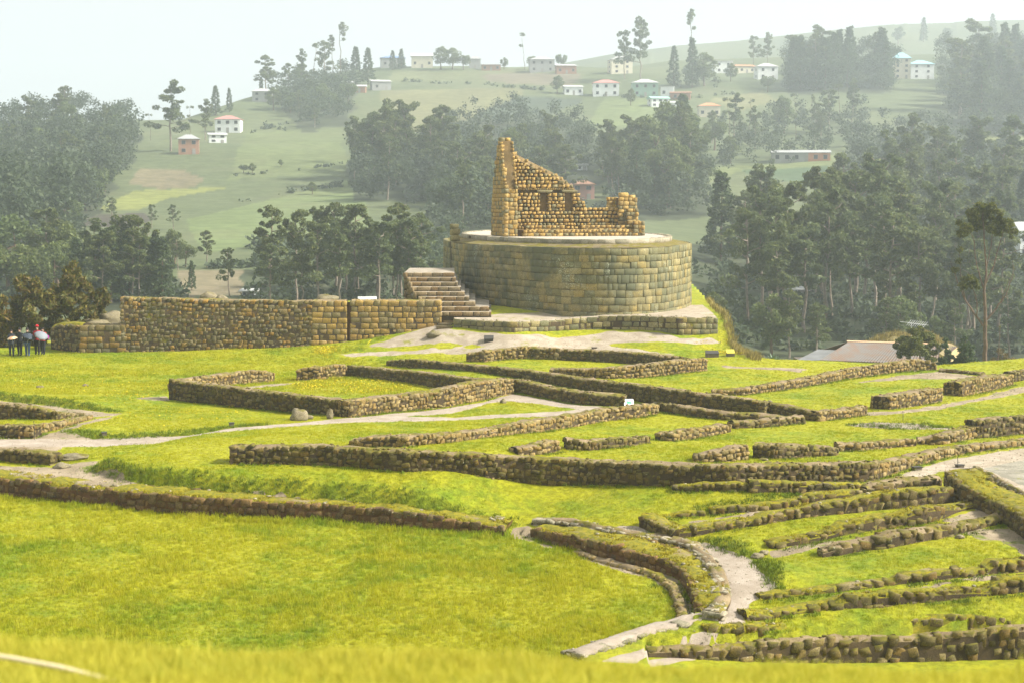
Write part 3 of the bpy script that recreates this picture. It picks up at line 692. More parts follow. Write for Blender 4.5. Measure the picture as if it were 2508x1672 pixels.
def wall(name, label, pts, sty='field', mat='ruin', cap='cap', t=0.75, fn=None, group='low ruined walls of the site', cat='wall', rise=0.0,
         joint='joint', hscale=1.0, back=True, ends=True, dome=0.0, hmin=0.12, coping=None, sink=0.12, taper=False, t2=None):
    fn = fn or on_site
    P = []
    for (px, b, tp) in pts:
        q = fn(px, b); P.append((q[0], q[1], q[2], max(hmin, (b - tp) * q[1] / FPX * 1.004 * hscale)))
    S, Q = resample(P, 0.28); n = len(S)
    # smooth the line a little so that bends are not razor sharp
    tan = np.gradient(Q[:, :2], axis=0); tan /= np.linalg.norm(tan, axis=1)[:, None]
    if n > 6:
        k = np.array([1, 2, 1]) / 4.0
        tp = np.pad(tan, ((1, 1), (0, 0)), mode='edge'); tan = tp[:-2] * .25 + tp[1:-1] * .5 + tp[2:] * .25
        tan /= np.linalg.norm(tan, axis=1)[:, None]
    nor = np.stack([tan[:, 1], -tan[:, 0]], -1)
    flip = np.sum(-(nor * Q[:, :2]).sum(1)) < 0
    if flip: nor = -nor
    base = Q[:, 2]; h = Q[:, 3] + 0.035 * fbm(S * 1.1, S * 0 + pts[0][0] * 0.37, 5, 3)
    if taper: h = h * (0.3 + 0.7 * sstep(np.minimum(S, S[-1] - S) / 0.55 + 0.1))
    top = base + h
    ch, wr, dep, kind, rj, sj = STY[sty]
    TS = np.interp(S, [S[0], S[-1] * 0.45, S[-1]], [t, t, t2 or t])
    origin = W((Q[n // 2, 0], Q[n // 2, 1], base[n // 2]))
    root = empty(name, origin); tag(root, label, cat, group, 'thing')
    st = Stones()
    def frame(s):
        x = np.interp(s, S, Q[:, 0]); y = np.interp(s, S, Q[:, 1]); b = np.interp(s, S, base); tp = np.interp(s, S, top)
        nx_, ny_ = np.interp(s, S, nor[:, 0]), np.interp(s, S, nor[:, 1]); L = math.hypot(nx_, ny_)
        return Vector((x, y, 0)), Vector((nx_ / L, ny_ / L, 0)), b, tp
    def put(c, nv, z, w, hh, small=False, mt=None, d=None):
        tv = Vector((-nv.y, nv.x, 0))
        R = basis(tv, nv)
        R = R @ Matrix.Rotation(random.gauss(0, rj), 3, 'Y') @ Matrix.Rotation(random.gauss(0, rj * 0.6), 3, 'Z')
        d = d or dep
        gx = 1.16 if kind == 'round' else 1.03
        sz = (w * (gx - abs(random.gauss(0, sj * 0.22))), d * random.uniform(0.9, 1.12), hh * (gx - 0.02 + random.gauss(0, sj * 0.26)))
        pos = W((c.x - nv.x * d * 0.5, c.y - nv.y * d * 0.5, z)) + nv * random.gauss(0.0, 0.016 if kind != 'block' else 0.006)
        st.add(pos, R, sz, kind, 'stone', mt, small)
    Ltot = S[-1]
    nrow = int(math.ceil((h.max() + sink) / ch)) + 1
    for r in range(nrow):
        s = -random.uniform(0, ch) * 0.3
        rowh = ch
        while s < Ltot - 0.03:
            w = ch * random.uniform(*wr); w = min(w, Ltot - s + 0.05); tall = random.uniform(1.25, 1.5) if (kind == 'round' and random.random() < 0.10) else 1.0; sm = min(max(s + w / 2, 0), Ltot)
            c, nv, b, tp = frame(sm)
            zt = tp - r * rowh + (random.gauss(0.015, 0.03) if kind != 'block' else 0)
            if zt > b - 0.02 and w > 0.05:
                put(c, nv, zt - rowh * tall / 2, w, rowh * tall, mt=(M[coping] if (coping and r == 0) else None))
            s += w
    for e in (0, n - 1):                                     # end faces
        if not ends: break
        tv = Vector((*tan[e], 0)); tv = -tv if e == 0 else tv
        c0 = Vector((Q[e, 0], Q[e, 1], 0))
        if -(tv.x * c0.x + tv.y * c0.y) < -0.05 * c0.length: continue
        nv = Vector((*nor[e], 0))
        for r in range(nrow):
            a = 0.10
            while a < t - 0.05:
                w = min(ch * random.uniform(*wr), t - a + 0.05); zt = top[e] - r * ch
                if zt > base[e] - 0.02:
                    c = c0 - nv * (a + w / 2) + tv * 0.03
                    put(c, tv, zt - ch / 2, w, ch)
                a += w
    if back:
        s = 0
        while s < Ltot - 0.05:
            w = ch * random.uniform(*wr); c, nv, b, tp = frame(min(s + w / 2, Ltot))
            if random.random() < 0.9: put(c - nv * (float(np.interp(min(s + w / 2, Ltot), S, TS)) - 0.02), -nv, tp + rise - ch / 2 + random.uniform(-0.07, 0.01), w, ch, mt=(M[coping] if coping else None))
            s += w
    for _ in range(int(Ltot * t * (2 if 'moss' in cap else 9))):                       # loose rubble on the wall top
        s = random.uniform(0.05, Ltot - 0.05); a = random.uniform(0.15, max(0.2, float(np.interp(s, S, TS)) - 0.1)); c, nv, b, tp = frame(s)
        q = random.uniform(0.05, 0.16); p = c - nv * a
        st.add(W((p.x, p.y, tp + rise * a / t + 0.01)), Matrix.Rotation(random.uniform(0, 6.28), 3, 'Z'), (q, q * 0.8, q * 0.6), 'cobble', mat=(M['coping'] if 'moss' in cap else None), small=True)
    if fn is on_site or fn is mead:
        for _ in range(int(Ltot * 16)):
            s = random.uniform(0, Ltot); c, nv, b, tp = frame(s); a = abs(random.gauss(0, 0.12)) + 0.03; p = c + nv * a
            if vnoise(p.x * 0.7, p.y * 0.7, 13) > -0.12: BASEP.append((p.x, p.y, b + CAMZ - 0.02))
    if 'moss' in cap:
        for _ in range(int(Ltot * t * 60)):
            s = random.uniform(0, Ltot); a = random.uniform(0.08, float(np.interp(s, S, TS)) - 0.1); c, nv, b, tp = frame(s); p = c - nv * a
            if vnoise(p.x * 0.9, p.y * 0.9, 7) > -0.28: MOSSP.append((p.x, p.y, tp + rise * a / t + CAMZ - 0.02))
    # earth core with the wall top
    ins = 0.042 if kind != 'block' else 0.025
    A = [ins, ins, 0.22 * t, 0.42 * t, 0.60 * t, 0.80 * t, t - ins, t - ins]
    VV = []
    for i in range(n):
        for k, a in enumerate(A):
            a = a if k < 2 else a * TS[i] / t
            z = top[i] - 0.09
            if k in (0, 7): z = base[i] - 0.35
            elif k in (2, 3, 4, 5): z = top[i] + 0.02 + rise * a / t + dome * (1 if k in (3, 4) else 0.6) + 0.10 * float(vnoise(S[i] * 2.7 + k * 7.7, pts[0][0], 3))
            elif k == 6: z = top[i] - 0.08 + rise
            VV.append((Q[i, 0] - nor[i, 0] * a - origin.x, Q[i, 1] - nor[i, 1] * a - origin.y, z + CAMZ - origin.z))
    FF, MI = [], []
    for i in range(n - 1):
        for k in range(7):
            FF.append((i * 8 + k, i * 8 + k + 1, (i + 1) * 8 + k + 1, (i + 1) * 8 + k)); MI.append(0 if k in (0, 6) else 1)
    for e in (0, (n - 1) * 8): FF += [(e, e + 1, e + 6, e + 7), (e + 1, e + 2, e + 5, e + 6), (e + 2, e + 3, e + 4, e + 5)]; MI += [0, 0, 0]
    add_obj('earth_core', np_mesh('earth_core', VV, FF, [M[joint], M[cap]], True, MI), root)
    st.realize(root, M[mat], origin, 'rubble')
    return root

# ------------------------------------------------------------------ the elliptical temple
TX, TY, TA, TB, TT = 3.58, 123.45, 19.58, 8.36, 1.697
TZB, TZT, TZF = -7.0, -2.9, -2.45                      # foot, top of wall, floor (relative to the eye)
def ell(t, off=0.0, a=TA, b=TB):
    ct, s_ = math.cos(t), math.sin(t)
    ux, uy = (a) * ct, (b) * s_
    nx_, ny_ = ct / a, s_ / b; L = math.hypot(nx_, ny_); nx_, ny_ = nx_ / L, ny_ / L
    ux += nx_ * off; uy += ny_ * off
    c, s = math.cos(TT), math.sin(TT)
    return Vector((TX + ux * c - uy * s, TY + ux * s + uy * c, 0)), Vector((nx_ * c - ny_ * s, nx_ * s + ny_ * c, 0))
tt = np.linspace(0, 2 * math.pi, 4001)
EP = [ell(t) for t in tt]
ex = np.array([p.x for p, n in EP]); ey = np.array([p.y for p, n in EP])
earc = np.concatenate([[0], np.cumsum(np.hypot(np.diff(ex), np.diff(ey)))])
evis = np.array([-(n.x * p.x + n.y * p.y) / p.length for p, n in EP])
epx, _ = to_px(ex, ey, np.full_like(ex, -4.0))
vis_i = np.nonzero(evis > 0.0)[0]
groove_t = tt[vis_i[np.argmin(np.abs(epx[vis_i] - 1104))]]; groove_s = np.interp(groove_t, tt, earc)
origin = W((TX, TY, TZB)); temple = empty('elliptical_temple', origin)
tag(temple, 'large curved temple platform of fitted stone courses carrying the ochre gable ruin', 'temple')
st = Stones(); CH = (TZT - TZB) / 9.2
per = earc[-1]
ZC = TZT
for r in range(11):
    CHr = CH * random.uniform(0.84, 1.16); z0 = ZC - CHr; ZC = z0; s = random.uniform(0, 0.4); wr_ = random.uniform(0.85, 1.2)
    while s < per:
        w = wr_ * random.uniform(0.26, 0.80) * (1.25 if random.random() < 0.12 else 1)
        sm = (s + w / 2) % per; t = np.interp(sm, earc, tt)
        p, nv = ell(t)
        if -(nv.x * p.x + nv.y * p.y) / p.length > -0.12 and abs(sm - groove_s) > 0.42 + w * 0.5 - 0.2:
            sag = 0.05 * math.sin(sm * 0.35 + 1.0) + 0.015 * math.sin(sm * 1.7 + r)
            R = basis(Vector((-nv.y, nv.x, 0)), nv) @ Matrix.Rotation(random.gauss(0, 0.010), 3, 'Y')
            pos = W((p.x - nv.x * 0.16, p.y - nv.y * 0.16, z0 + CHr / 2 + sag)) + nv * random.gauss(0, 0.014)
            st.add(pos, R, (w * 0.995, 0.34, CHr * random.uniform(0.98, 1.0)), 'fitted')
        s += w
for side in (-0.32, 0.32):                                # posts of the slot and their cap blocks
    t = np.interp(groove_s + side * 1.0, earc, tt); p, nv = ell(t)
    for k in range(3):
        st.add(W((p.x - nv.x * 0.3, p.y - nv.y * 0.3, TZT + 0.2 + 0.42 * k - (0.35 if side > 0 else 0))), basis(Vector((-nv.y, nv.x, 0)), nv), (0.5, 0.6, 0.42), 'block')
NE = 360
def ring(off0, z0, off1, z1, wob=0.0):
    VV = []
    for i in range(NE):
        t = 2 * math.pi * i / NE
        for off, z in ((off0, z0), (off1, z1)):
            p, n = ell(t, off + (wob * random.uniform(-1, 1) if wob else 0)); VV.append((p.x - origin.x, p.y - origin.y, z + CAMZ - origin.z + (wob * random.uniform(-.5, .5) if wob else 0)))
    FF = [(2 * i, 2 * ((i + 1) % NE), 2 * ((i + 1) % NE) + 1, 2 * i + 1) for i in range(NE)]
    return VV, FF
vv, ff = ring(-0.035, TZB - 0.6, -0.035, TZT); add_obj('masonry_core', np_mesh('masonry_core', vv, ff, [M['joint']], True), temple)
v1, f1 = ring(-0.02, TZT - 0.03, -1.35, TZT + 0.22, 0.02); add_obj('mossy_ledge', np_mesh('mossy_ledge', v1, f1, [M['cap_ledge']], True), temple)
v2, f2 = ring(-1.4, TZT + 0.1, -1.4, TZF - 0.02); add_obj('coping_bed', np_mesh('coping_bed', v2, f2, [M['joint']], True), temple)
vv = [(p.x - origin.x, p.y - origin.y, TZF + CAMZ - origin.z - 0.02) for p, n in (ell(2 * math.pi * i / NE, -1.4) for i in range(NE))]
mesh_obj('gravel_floor', vv, [tuple(range(NE))], [M['floor']], temple)
s = 0
while s < per:
    w = random.uniform(0.5, 1.1); t = np.interp((s + w / 2) % per, earc, tt); p, nv = ell(t, -1.5)
    if abs((s + w / 2) % per - groove_s) > 0.8:
        st.add(W((p.x, p.y, TZF - 0.13 + random.uniform(-0.02, 0.02))), basis(Vector((-nv.y, nv.x, 0)), nv) @ Matrix.Rotation(random.gauss(0, 0.03), 3, 'Y'), (w * 0.97, 0.42, 0.34), 'block', 'coping_stone', M['coping'])
    s += w
st.realize(temple, M['temple'], origin)

# ------------------------------------------------------------------ generic flat face of stones
def fill_face(st, O, ax, nv, width, z0, z1, inside, ch, wr, kind='block', dep=0.3, rj=0.02, mt=None, name='stone'):
    r = 0; z = z1
    while z > z0 + 0.03:
        hh = min(ch * random.uniform(0.85, 1.15), z - z0); a = -random.uniform(0, 0.1)
        if z - hh - z0 < 0.08: hh = z - z0
        while a < width - 0.02:
            w = min(hh * random.uniform(*wr), width - a); w = max(w, 0.07)
            if width - a - w < 0.10: w = width - a
            if inside(a + w / 2, z - hh / 2):
                R = basis(ax, nv) @ Matrix.Rotation(random.gauss(0, rj), 3, 'Y')
                c = O + ax * (a + w / 2) - nv * (dep / 2) + nv * random.gauss(0, 0.014)
                st.add(W((c.x, c.y, z - hh / 2)), R, (w * 0.995, dep, hh * 0.995), kind, name, mt)
            a += w
        z -= hh
def pin(poly): return lambda a, z: bool(in_poly(np.array([a]), np.array([z]), poly)[0])
def extrude(name, O, ax, nv, poly, front, thick, mats, parent, org, nseg=1):
    """solid from a profile polygon (along ax, height) between front and front+thick behind the face"""
    VV = []
    for d in (front, front + thick):
        for (a, z) in poly:
            p = O + ax * a - nv * d; VV.append((p.x - org.x, p.y - org.y, z + CAMZ - org.z))
    n = len(poly); FF = [tuple(range(n)), tuple(range(2 * n - 1, n - 1, -1))] + [(i, (i + 1) % n, n + (i + 1) % n, n + i) for i in range(n)]
    o = mesh_obj(name, VV, FF, mats, parent)
    for p in o.data.polygons[2:]:
        if p.normal.z > 0.15 and len(mats) > 1: p.material_index = 1
    return o

# ------------------------------------------------------------------ gable ruin on the temple
TD = 115.6; S_ = FPX / TD
yaw = math.radians(14)
tu = Vector((math.cos(yaw), math.sin(yaw), 0)); tv = Vector((-math.sin(yaw), math.cos(yaw), 0))
o0 = at_depth(1234.5, 579, TD); O = Vector((o0[0], o0[1], 0)); F0 = TZF
org = W((O.x, O.y, F0)); tower = empty('gable_ruin', org)
tag(tower, 'ochre stone gable ruin with tall broken wall and two niches atop the curved temple', 'ruin')
st = Stones()
def tz(py): return F0 + (579 - py) / S_
def tuu(px): return (px - 1234.5) / S_ / math.cos(yaw)
def tuv(px, v):
    k = (px - CX) / FPX; c, s = math.cos(yaw), math.sin(yaw)
    return (k * (O.y + v * c) - O.x + v * s) / (c - k * s)
def tzv(px, py, v):
    y = O.y + tuv(px, v) * math.sin(yaw) + v * math.cos(yaw)
    return float(at_depth(px, py, y)[2])
# tall wall, running back from the front corner (profile along v)
tall = [(0, F0), (0, tz(463)), (0.45, tz(430)), (1.0, tz(370)), (1.25, tz(345)), (1.9, tz(345)), (2.5, tz(385)), (3.2, tz(440)), (3.8, tz(510)), (3.9, F0)]
extrude('rubble_core', O, tv, -tu, [((a - 0.06) if 0 < a < 1.4 else min(max(a, 0.07), 3.85), z - (0.02 if z > F0 else 0)) for a, z in tall], 0.08, 0.80, [M['joint_pale'], M['cap_tower']], tower, org)
fill_face(st, O, tv, -tu, 3.9, F0, tz(345), pin(tall), 0.27, (1.0, 1.7), 'block', 0.3)
TH = 0.95
fill_face(st, O, tu, -tv, TH, F0, tz(463), lambda a, z: True, 0.29, (0.9, 1.6), 'block', 0.3)
z = tz(463)
while z < tz(352):                                        # toothed edge stones of the broken slope
    v_ = np.interp(z, [tz(463), tz(430), tz(370), tz(345)], [0, 0.45, 1.0, 1.25]); hh = random.uniform(0.22, 0.3)
    for u0 in (0.10, TH - 0.09):
        p = O + tu * u0 + tv * (v_ + 0.10 + random.uniform(-0.05, 0.08))
        st.add(W((p.x, p.y, z + hh / 2)), basis(tu, -tv) @ Matrix.Rotation(random.gauss(0, 0.15), 3, 'X'), (random.uniform(0.17, 0.26), 0.42, hh * 0.95), 'round')
    z += hh
for u0, w in ((0.2, 0.36), (0.62, 0.34)):
    p = O + tu * u0 + tv * 1.5; st.add(W((p.x, p.y, tz(345) + 0.08)), basis(tu, -tv), (w, 0.5, 0.3), 'block')
# back wall facing the camera
VB = 2.2; OB = O + tv * VB
b_prof = [(TH * 0.6, F0)] + [(tuv(px, VB), tzv(px, py, VB)) for px, py in [(1256, 372), (1270, 382), (1287, 391), (1346, 420), (1373, 435), (1398, 454), (1411, 470), (1411, 477), (1420, 477), (1420, 488), (1429, 488), (1429, 500), (1437, 500), (1437, 510), (1490, 509), (1520, 505), (1560, 512)]] + [(tuv(1560, VB), F0)]
b_prof[0] = (tuv(1256, VB), F0)
BX = b_prof[0][0]
nich = [(tuv(1323.5, VB), tuv(1343, VB), tzv(1333, 518, VB), tzv(1333, 473, VB)), (tuv(1384, VB), tuv(1403.5, VB), tzv(1333, 518, VB), tzv(1333, 473, VB))]
def b_in(a, z):
    if any(x0 - 0.04 < a < x1 + 0.04 and y0 - 0.02 < z < y1 + 0.02 for x0, x1, y0, y1 in nich): return False
    return pin(b_prof)(a, z)
extrude('rubble_core', OB, tu, -tv, [(a, z - (0.05 if z > F0 else 0)) for a, z in b_prof], 0.36, 0.50, [M['joint_pale'], M['cap_tower']], tower, org)
sl = b_prof[1:8]
extrude('rubble_slope', OB, tu, -tv, [(a, z + 0.02) for a, z in sl] + [(a - 0.02, z - 0.30) for a, z in sl[::-1]], 0.06, 0.78, [M['cap_tower'], M['cap_tower']], tower, org)
def split_fill(x0, x1, z0, z1): fill_face(st, OB + tu * x0, tu, -tv, x1 - x0, z0, z1, lambda a, z: b_in(a + x0, z), 0.25, (0.85, 1.6), 'round', 0.40, 0.05)
xe = tuv(1560, VB); n1, n2 = nich
split_fill(BX, xe, F0, n1[2]); split_fill(BX, n1[0], n1[2], n1[3]); split_fill(n1[1], n2[0], n1[2], n1[3]); split_fill(n2[1], xe, n1[2], n1[3])
split_fill(BX, xe, n1[3] + 0.2, b_prof[1][1])
for (x0, x1, y0, y1) in nich:
    c = OB + tu * ((x0 + x1) / 2 + 0.04) + tv * 0.15
    st.add(W((c.x, c.y, y1 + 0.10)), basis(tu, -tv), (x1 - x0 + 0.55, 0.34, 0.20), 'block', 'lintel')
# right-hand return wall in steps, and the small block behind it
for (p0, p1, v0, v1, yt) in ((1555, 1579, 0.0, 0.75, 543), (1541, 1566, 0.75, 1.5, 541), (1538, 1563, 1.5, 2.15, 512), (1517, 1560, 1.9, 2.9, 484), (1489, 1513, 2.95, 3.5, 483)):
    a0, a1 = tuv(p0, v0), tuv(p1, v0); Oo = O + tu * a0 + tv * v0
    extrude('rubble_core', Oo, tu, -tv, [(0.05, F0 if v0 < 2.9 else tz(512)), (0.05, tz(yt) - 0.03), (a1 - a0 - 0.05, tz(yt) - 0.03), (a1 - a0 - 0.05, F0 if v0 < 2.9 else tz(512))], 0.08, v1 - v0 - 0.1, [M['joint_pale'], M['cap_tower']], tower, org)
    fill_face(st, Oo, tu, -tv, a1 - a0, F0, tz(yt), lambda a, z: True, 0.27, (0.9, 1.7), 'block', 0.3)
    fill_face(st, Oo + tu * (a1 - a0) , tv, tu, v1 - v0, F0, tz(yt), lambda a, z: True, 0.27, (0.9, 1.5), 'block', 0.25)
for px, py, w in ((1526, 472, 0.62), (1546, 478, 0.4)):
    p = O + tu * tuv(px, 2.3) + tv * 2.3; st.add(W((p.x, p.y, tz(py + 6))), basis(tu, -tv), (w, 0.6, 0.36), 'block')
# two-tier bench in front of the back wall, broken in the middle
for (p0, p1, v0, yt) in ((1282, 1556, 0.05, 563), (1289, 1384, 0.5, 553), (1426, 1542, 0.5, 553)):
    a0, a1 = tuv(p0, v0), tuv(p1, v0); Oo = O + tu * a0 + tv * v0
    extrude('rubble_core', Oo, tu, -tv, [(0, F0 - 0.1), (0, tz(yt) - 0.02), (a1 - a0, tz(yt) - 0.02), (a1 - a0, F0 - 0.1)], 0.06, VB - v0 - 0.1 if yt > 560 else 0.7, [M['joint_pale'], M['cap_tower']], tower, org)
    fill_face(st, Oo, tu, -tv, a1 - a0, F0 - 0.05, tz(yt), lambda a, z: True, 0.24, (1.0, 1.9), 'round', 0.3, 0.04)
st.realize(tower, M['tower'], org)

# ------------------------------------------------------------------ stairs on the temple's left flank
Y0S, RUN, RISE, NS = 103.4, 0.78, 0.262, 9
left_px = [1068, 1066, 1034, 1024, 1012, 1005, 1000, 996, 989]; right_px = [1203, 1198, 1164, 1149, 1138, 1129, 1121, 1116, 1113]
org = W((at_depth(1100, 770, 104)[0], 104, -7.0)); stair = empty('stone_staircase', org)
tag(stair, 'broad worn stone staircase climbing against the left flank of the curved temple', 'staircase')
for k in range(NS):
    yf = Y0S + RUN * k; z1 = -6.95 + RISE * (k + 1) - 0.05; x0 = (left_px[k] - CX) / FPX * yf; x1 = (right_px[k] - CX) / FPX * yf
    d = 116.0 - yf; z0 = -7.6; x2 = (right_px[k] - CX) / FPX * 116.0
    VV = [(x - org.x, y - org.y, z + CAMZ - org.z) for x, y, z in
          [(x0, yf + 0.05, z0), (x1, yf + 0.05, z0), (x2, yf + d, z0), (x0, yf + d, z0), (x0, yf + 0.05, z1 - 0.02), (x1, yf + 0.05, z1 - 0.02), (x2, yf + d, z1 + 0.06), (x0, yf + d, z1 + 0.06)]]
    so = mesh_obj('step', VV, [(0, 1, 5, 4), (1, 2, 6, 5), (2, 3, 7, 6), (3, 0, 4, 7), (4, 5, 6, 7), (3, 2, 1, 0)], [M['joint'], M['tread']], stair)
    so.data.polygons[4].material_index = 1
    st = Stones(); Ov = Vector((x0, yf, 0))
    fill_face(st, Ov, Vector((1, 0, 0)), Vector((0, -1, 0)), x1 - x0, z1 - RISE, z1, lambda a, z: True, RISE + 0.1, (1.4, 3.4), 'block', 0.28, 0.01, name='riser_block')
    fill_face(st, Ov, Vector((0, 1, 0)), Vector((-1, 0, 0)), RUN if k < NS - 1 else 6.0, -7.0, z1, lambda a, z: True, 0.4, (0.9, 1.6), 'block', 0.25, 0.02, name='cheek_stone')
    st.realize(so, M['step'], org)

# platform in front of the temple: retaining wall and gravel top
PLAT = [(1111, 802, 781), (1180, 809, 785), (1258, 815, 789), (1320, 813, 787), (1380, 811, 784), (1430, 808, 778), (1480, 806, 774), (1560, 808, 774), (1614, 811, 776), (1662, 822, 777), (1757, 817, 779)]
pw = wall('platform_wall', 'low curved retaining wall of squared blocks below the round temple', PLAT, 'ashlar', 'temple', 'gravel', 0.9, plat, None, dome=0.0)
P = [(lambda q, b, t: (q[0], q[1], q[2] + (b - t) * q[1] / FPX))(plat(px, b), b, t) for px, b, t in PLAT]
S, Q = resample(P, 0.4); VV = []
for q in Q:
    for k in range(8):
        f = k / 7.0; VV.append((q[0] * (1 + 0.03 * f), q[1] + 0.35 + 11 * f, (q[2] - 0.0) * (1 - sstep(f * 3)) + (-6.93) * sstep(f * 3) + CAMZ + 0.01 * random.random()))
q = Q[-1]
FF = [(i * 8 + k, (i + 1) * 8 + k, (i + 1) * 8 + k + 1, i * 8 + k + 1) for i in range(len(Q) - 1) for k in range(7)]
o = mesh_obj('terrace_gravel', VV, FF, [M['gravel']], None, True); o['kind'] = 'structure'

# ------------------------------------------------------------------ long retaining wall on the left
LW = lambda px, py: at_depth(px, py, WALLY)
LWE = lambda px, py: at_depth(px, py, np.interp(px, [120, 200], [105.2, WALLY]))
G2 = 'sections of the tall retaining wall'
wall('retaining_wall', 'mossy slanting end stub of the tall left wall beside the people', [(124, 871, 803), (146, 871, 795), (172, 870, 797), (199, 868, 799)], 'big', 'longwall', 'cap_moss', 1.0, LWE, G2, back=False, dome=0.15)
wall('retaining_wall', 'lower stepped section at the left end of the tall retaining wall', [(197, 868, 798), (245, 867, 797), (306, 865, 795)], 'ashlar', 'longwall', 'cap', 1.6, LW, G2, ends=False, back=False)
wall('retaining_wall', 'long tall wall of small rounded lichen-covered stones on the left', [(297, 866, 729), (391, 864, 731), (533, 859, 735), (650, 856, 737), (711, 854, 738), (764, 850, 738)], 'rough', 'longwall', 'cap', 1.2, LW, G2, back=False)
wall('retaining_wall', 'short golden ashlar wall panel just left of the dark vertical slot', [(766, 850, 738), (810, 848, 737), (848, 846, 736)], 'ashlar', 'ashlar', 'cap', 1.2, LW, G2, ends=False, back=False)
wall('retaining_wall', 'golden ashlar wall section between the dark slot and the staircase', [(861, 844, 736), (904, 842, 736), (967, 822, 737), (1043, 800, 737), (1079, 788, 736)], 'ashlar', 'ashlar', 'cap', 1.2, LW, G2, back=False)
o = mesh_obj('slot_backing', [tuple(W(at_depth(px, py, WALLY + 0.22))) for px, py in ((846, 852), (864, 852), (864, 740), (846, 740))] + [tuple(W(at_depth(px, py, WALLY + 0.9))) for px, py in ((846, 852), (864, 852), (864, 740), (846, 740))],
             [(0, 1, 2, 3), (7, 6, 5, 4), (0, 4, 5, 1), (1, 5, 6, 2), (2, 6, 7, 3), (3, 7, 4, 0)], [M['joint_red']])
tag(o, 'narrow earth-filled vertical slot between two golden ashlar wall panels', 'wall slot')

# ------------------------------------------------------------------ low ruined walls
A_ = lambda label, pts, **k: wall('ruin_wall', label, pts, **k)
# back room below the plaza
A_('light low wall with squared left end below the gravel plaza', [(1141, 886, 866), (1184, 887, 861), (1232, 882, 856), (1299, 879, 850)], mat='ruin_warm')
A_('dark low wall running right along the gravel plaza edge', [(1288, 878, 851), (1305, 880, 852), (1394, 883, 857), (1500, 888, 861), (1580, 893, 866), (1666, 900, 877)])
A_('light low wall ending right beside the two slanted info panels', [(1345, 920, 902), (1423, 925, 904), (1500, 928, 901), (1576, 925, 894), (1671, 914, 883), (1733, 908, 878)], mat='ruin_warm')
# room with yellow flowers
A_('dark front-left wall of the yellow-flowered room beside the boulder', [(412, 978, 931), (520, 990, 943), (620, 1001, 957), (740, 1012, 971), (855, 1022, 984)])
A_('light front-right wall of the yellow-flowered room along the path', [(855, 1022, 984), (943, 1011, 973), (1085, 998, 956), (1177, 981, 934), (1258, 964, 927)], mat='ruin_warm', t=0.9)
A_('short light wall at the left rear of the yellow-flowered room', [(440, 958, 932), (545, 946, 918), (600, 941, 910), (640, 938, 908), (674, 935, 912)], mat='ruin_warm')
A_('short orange-stoned rear wall of the yellow-flowered room', [(726, 933, 906), (776, 931, 899), (850, 924, 894)], mat='ruin_warm')
A_('dark rear-right wall of the yellow-flowered room', [(846, 922, 895), (860, 924, 897), (948, 932, 905), (1043, 945, 914), (1130, 957, 925), (1215, 968, 935)])
A_('dark wall from the room corner to the small white sign', [(1248, 958, 928), (1262, 961, 930), (1337, 976, 949), (1433, 992, 963), (1528, 995, 970)])
A_('longest dark diagonal wall crossing the ruins above the white sign', [(944, 894, 884), (1005, 902, 881), (1130, 908, 894), (1250, 923, 904), (1337, 939, 915), (1433, 957, 929), (1500, 966, 937), (1576, 986, 946), (1671, 1002, 959), (1767, 1009, 971), (1872, 1015, 985)], t=0.8)
A_('low dark wall just in front of the longest diagonal wall', [(1608, 1007, 989), (1625, 1009, 990), (1700, 1021, 1001), (1767, 1029, 1009), (1850, 1031, 1015), (1900, 1035, 1021)], t=0.7)
A_('short stub wall below the right end of the diagonal wall', [(1800, 1050, 1035), (1880, 1046, 1029), (1974, 1036, 1020)], mat='ruin')
A_('low left arm of the angled wall right of the ruins centre', [(1880, 1012, 987), (1974, 1029, 1007), (2003, 1032, 1010)], t=0.7)
A_('low right arm of the angled wall right of the ruins centre', [(2005, 1032, 1010), (2070, 1024, 1004), (2125, 1015, 995)], mat='ruin_warm', t=0.7)
A_('long light diagonal wall rising toward the rusty roofs', [(1745, 967, 956), (1821, 968, 953), (1900, 958, 941), (1985, 945, 926), (2063, 930, 910), (2177, 914, 891), (2260, 907, 880), (2294, 906, 892)], mat='ruin_warm')
A_('thin low wall at the rear right below the lone eucalyptus', [(2298, 910, 903), (2401, 919, 913)], t=0.5)
A_('free-standing thick wall block with squared left end', [(2180, 1003, 972), (2240, 995, 963), (2310, 983, 952)], mat='ruin_warm', t=1.0)
A_('thick wall block running to the right picture edge', [(2358, 971, 937), (2420, 959, 925), (2483, 942, 917)], mat='ruin_warm', t=1.0)
A_('wall fragment cut by the right picture edge behind the thick block', [(2487, 935, 912), (2540, 926, 905)])
# middle room
A_('long light rear wall of the middle enclosure', [(855, 1094, 1080), (907, 1095, 1072), (996, 1094, 1069), (1110, 1084, 1062), (1209, 1070, 1052), (1316, 1059, 1031), (1400, 1046, 1019), (1487, 1031, 1004), (1560, 1024, 995), (1616, 1012, 990)], mat='ruin_warm', t=0.8)
A_('long dark front wall of the middle enclosure', [(562, 1137, 1095), (680, 1137, 1093), (800, 1140, 1095), (991, 1156, 1105), (1183, 1169, 1115), (1250, 1177, 1120), (1441, 1188, 1131), (1633, 1193, 1137), (1791, 1193, 1142), (1983, 1187, 1138), (2142, 1178, 1134)], t=0.85)
A_('mossy foundation course below the dark front wall', [(1645, 1204, 1191), (1720, 1204, 1186), (1838, 1204, 1186)], t=0.5, cap='cap_moss')
A_('mossy foundation steps below the right end of the dark front wall', [(1842, 1209, 1182), (1930, 1209, 1184), (2050, 1207, 1186), (2122, 1201, 1189)], t=0.6, cap='cap_moss')
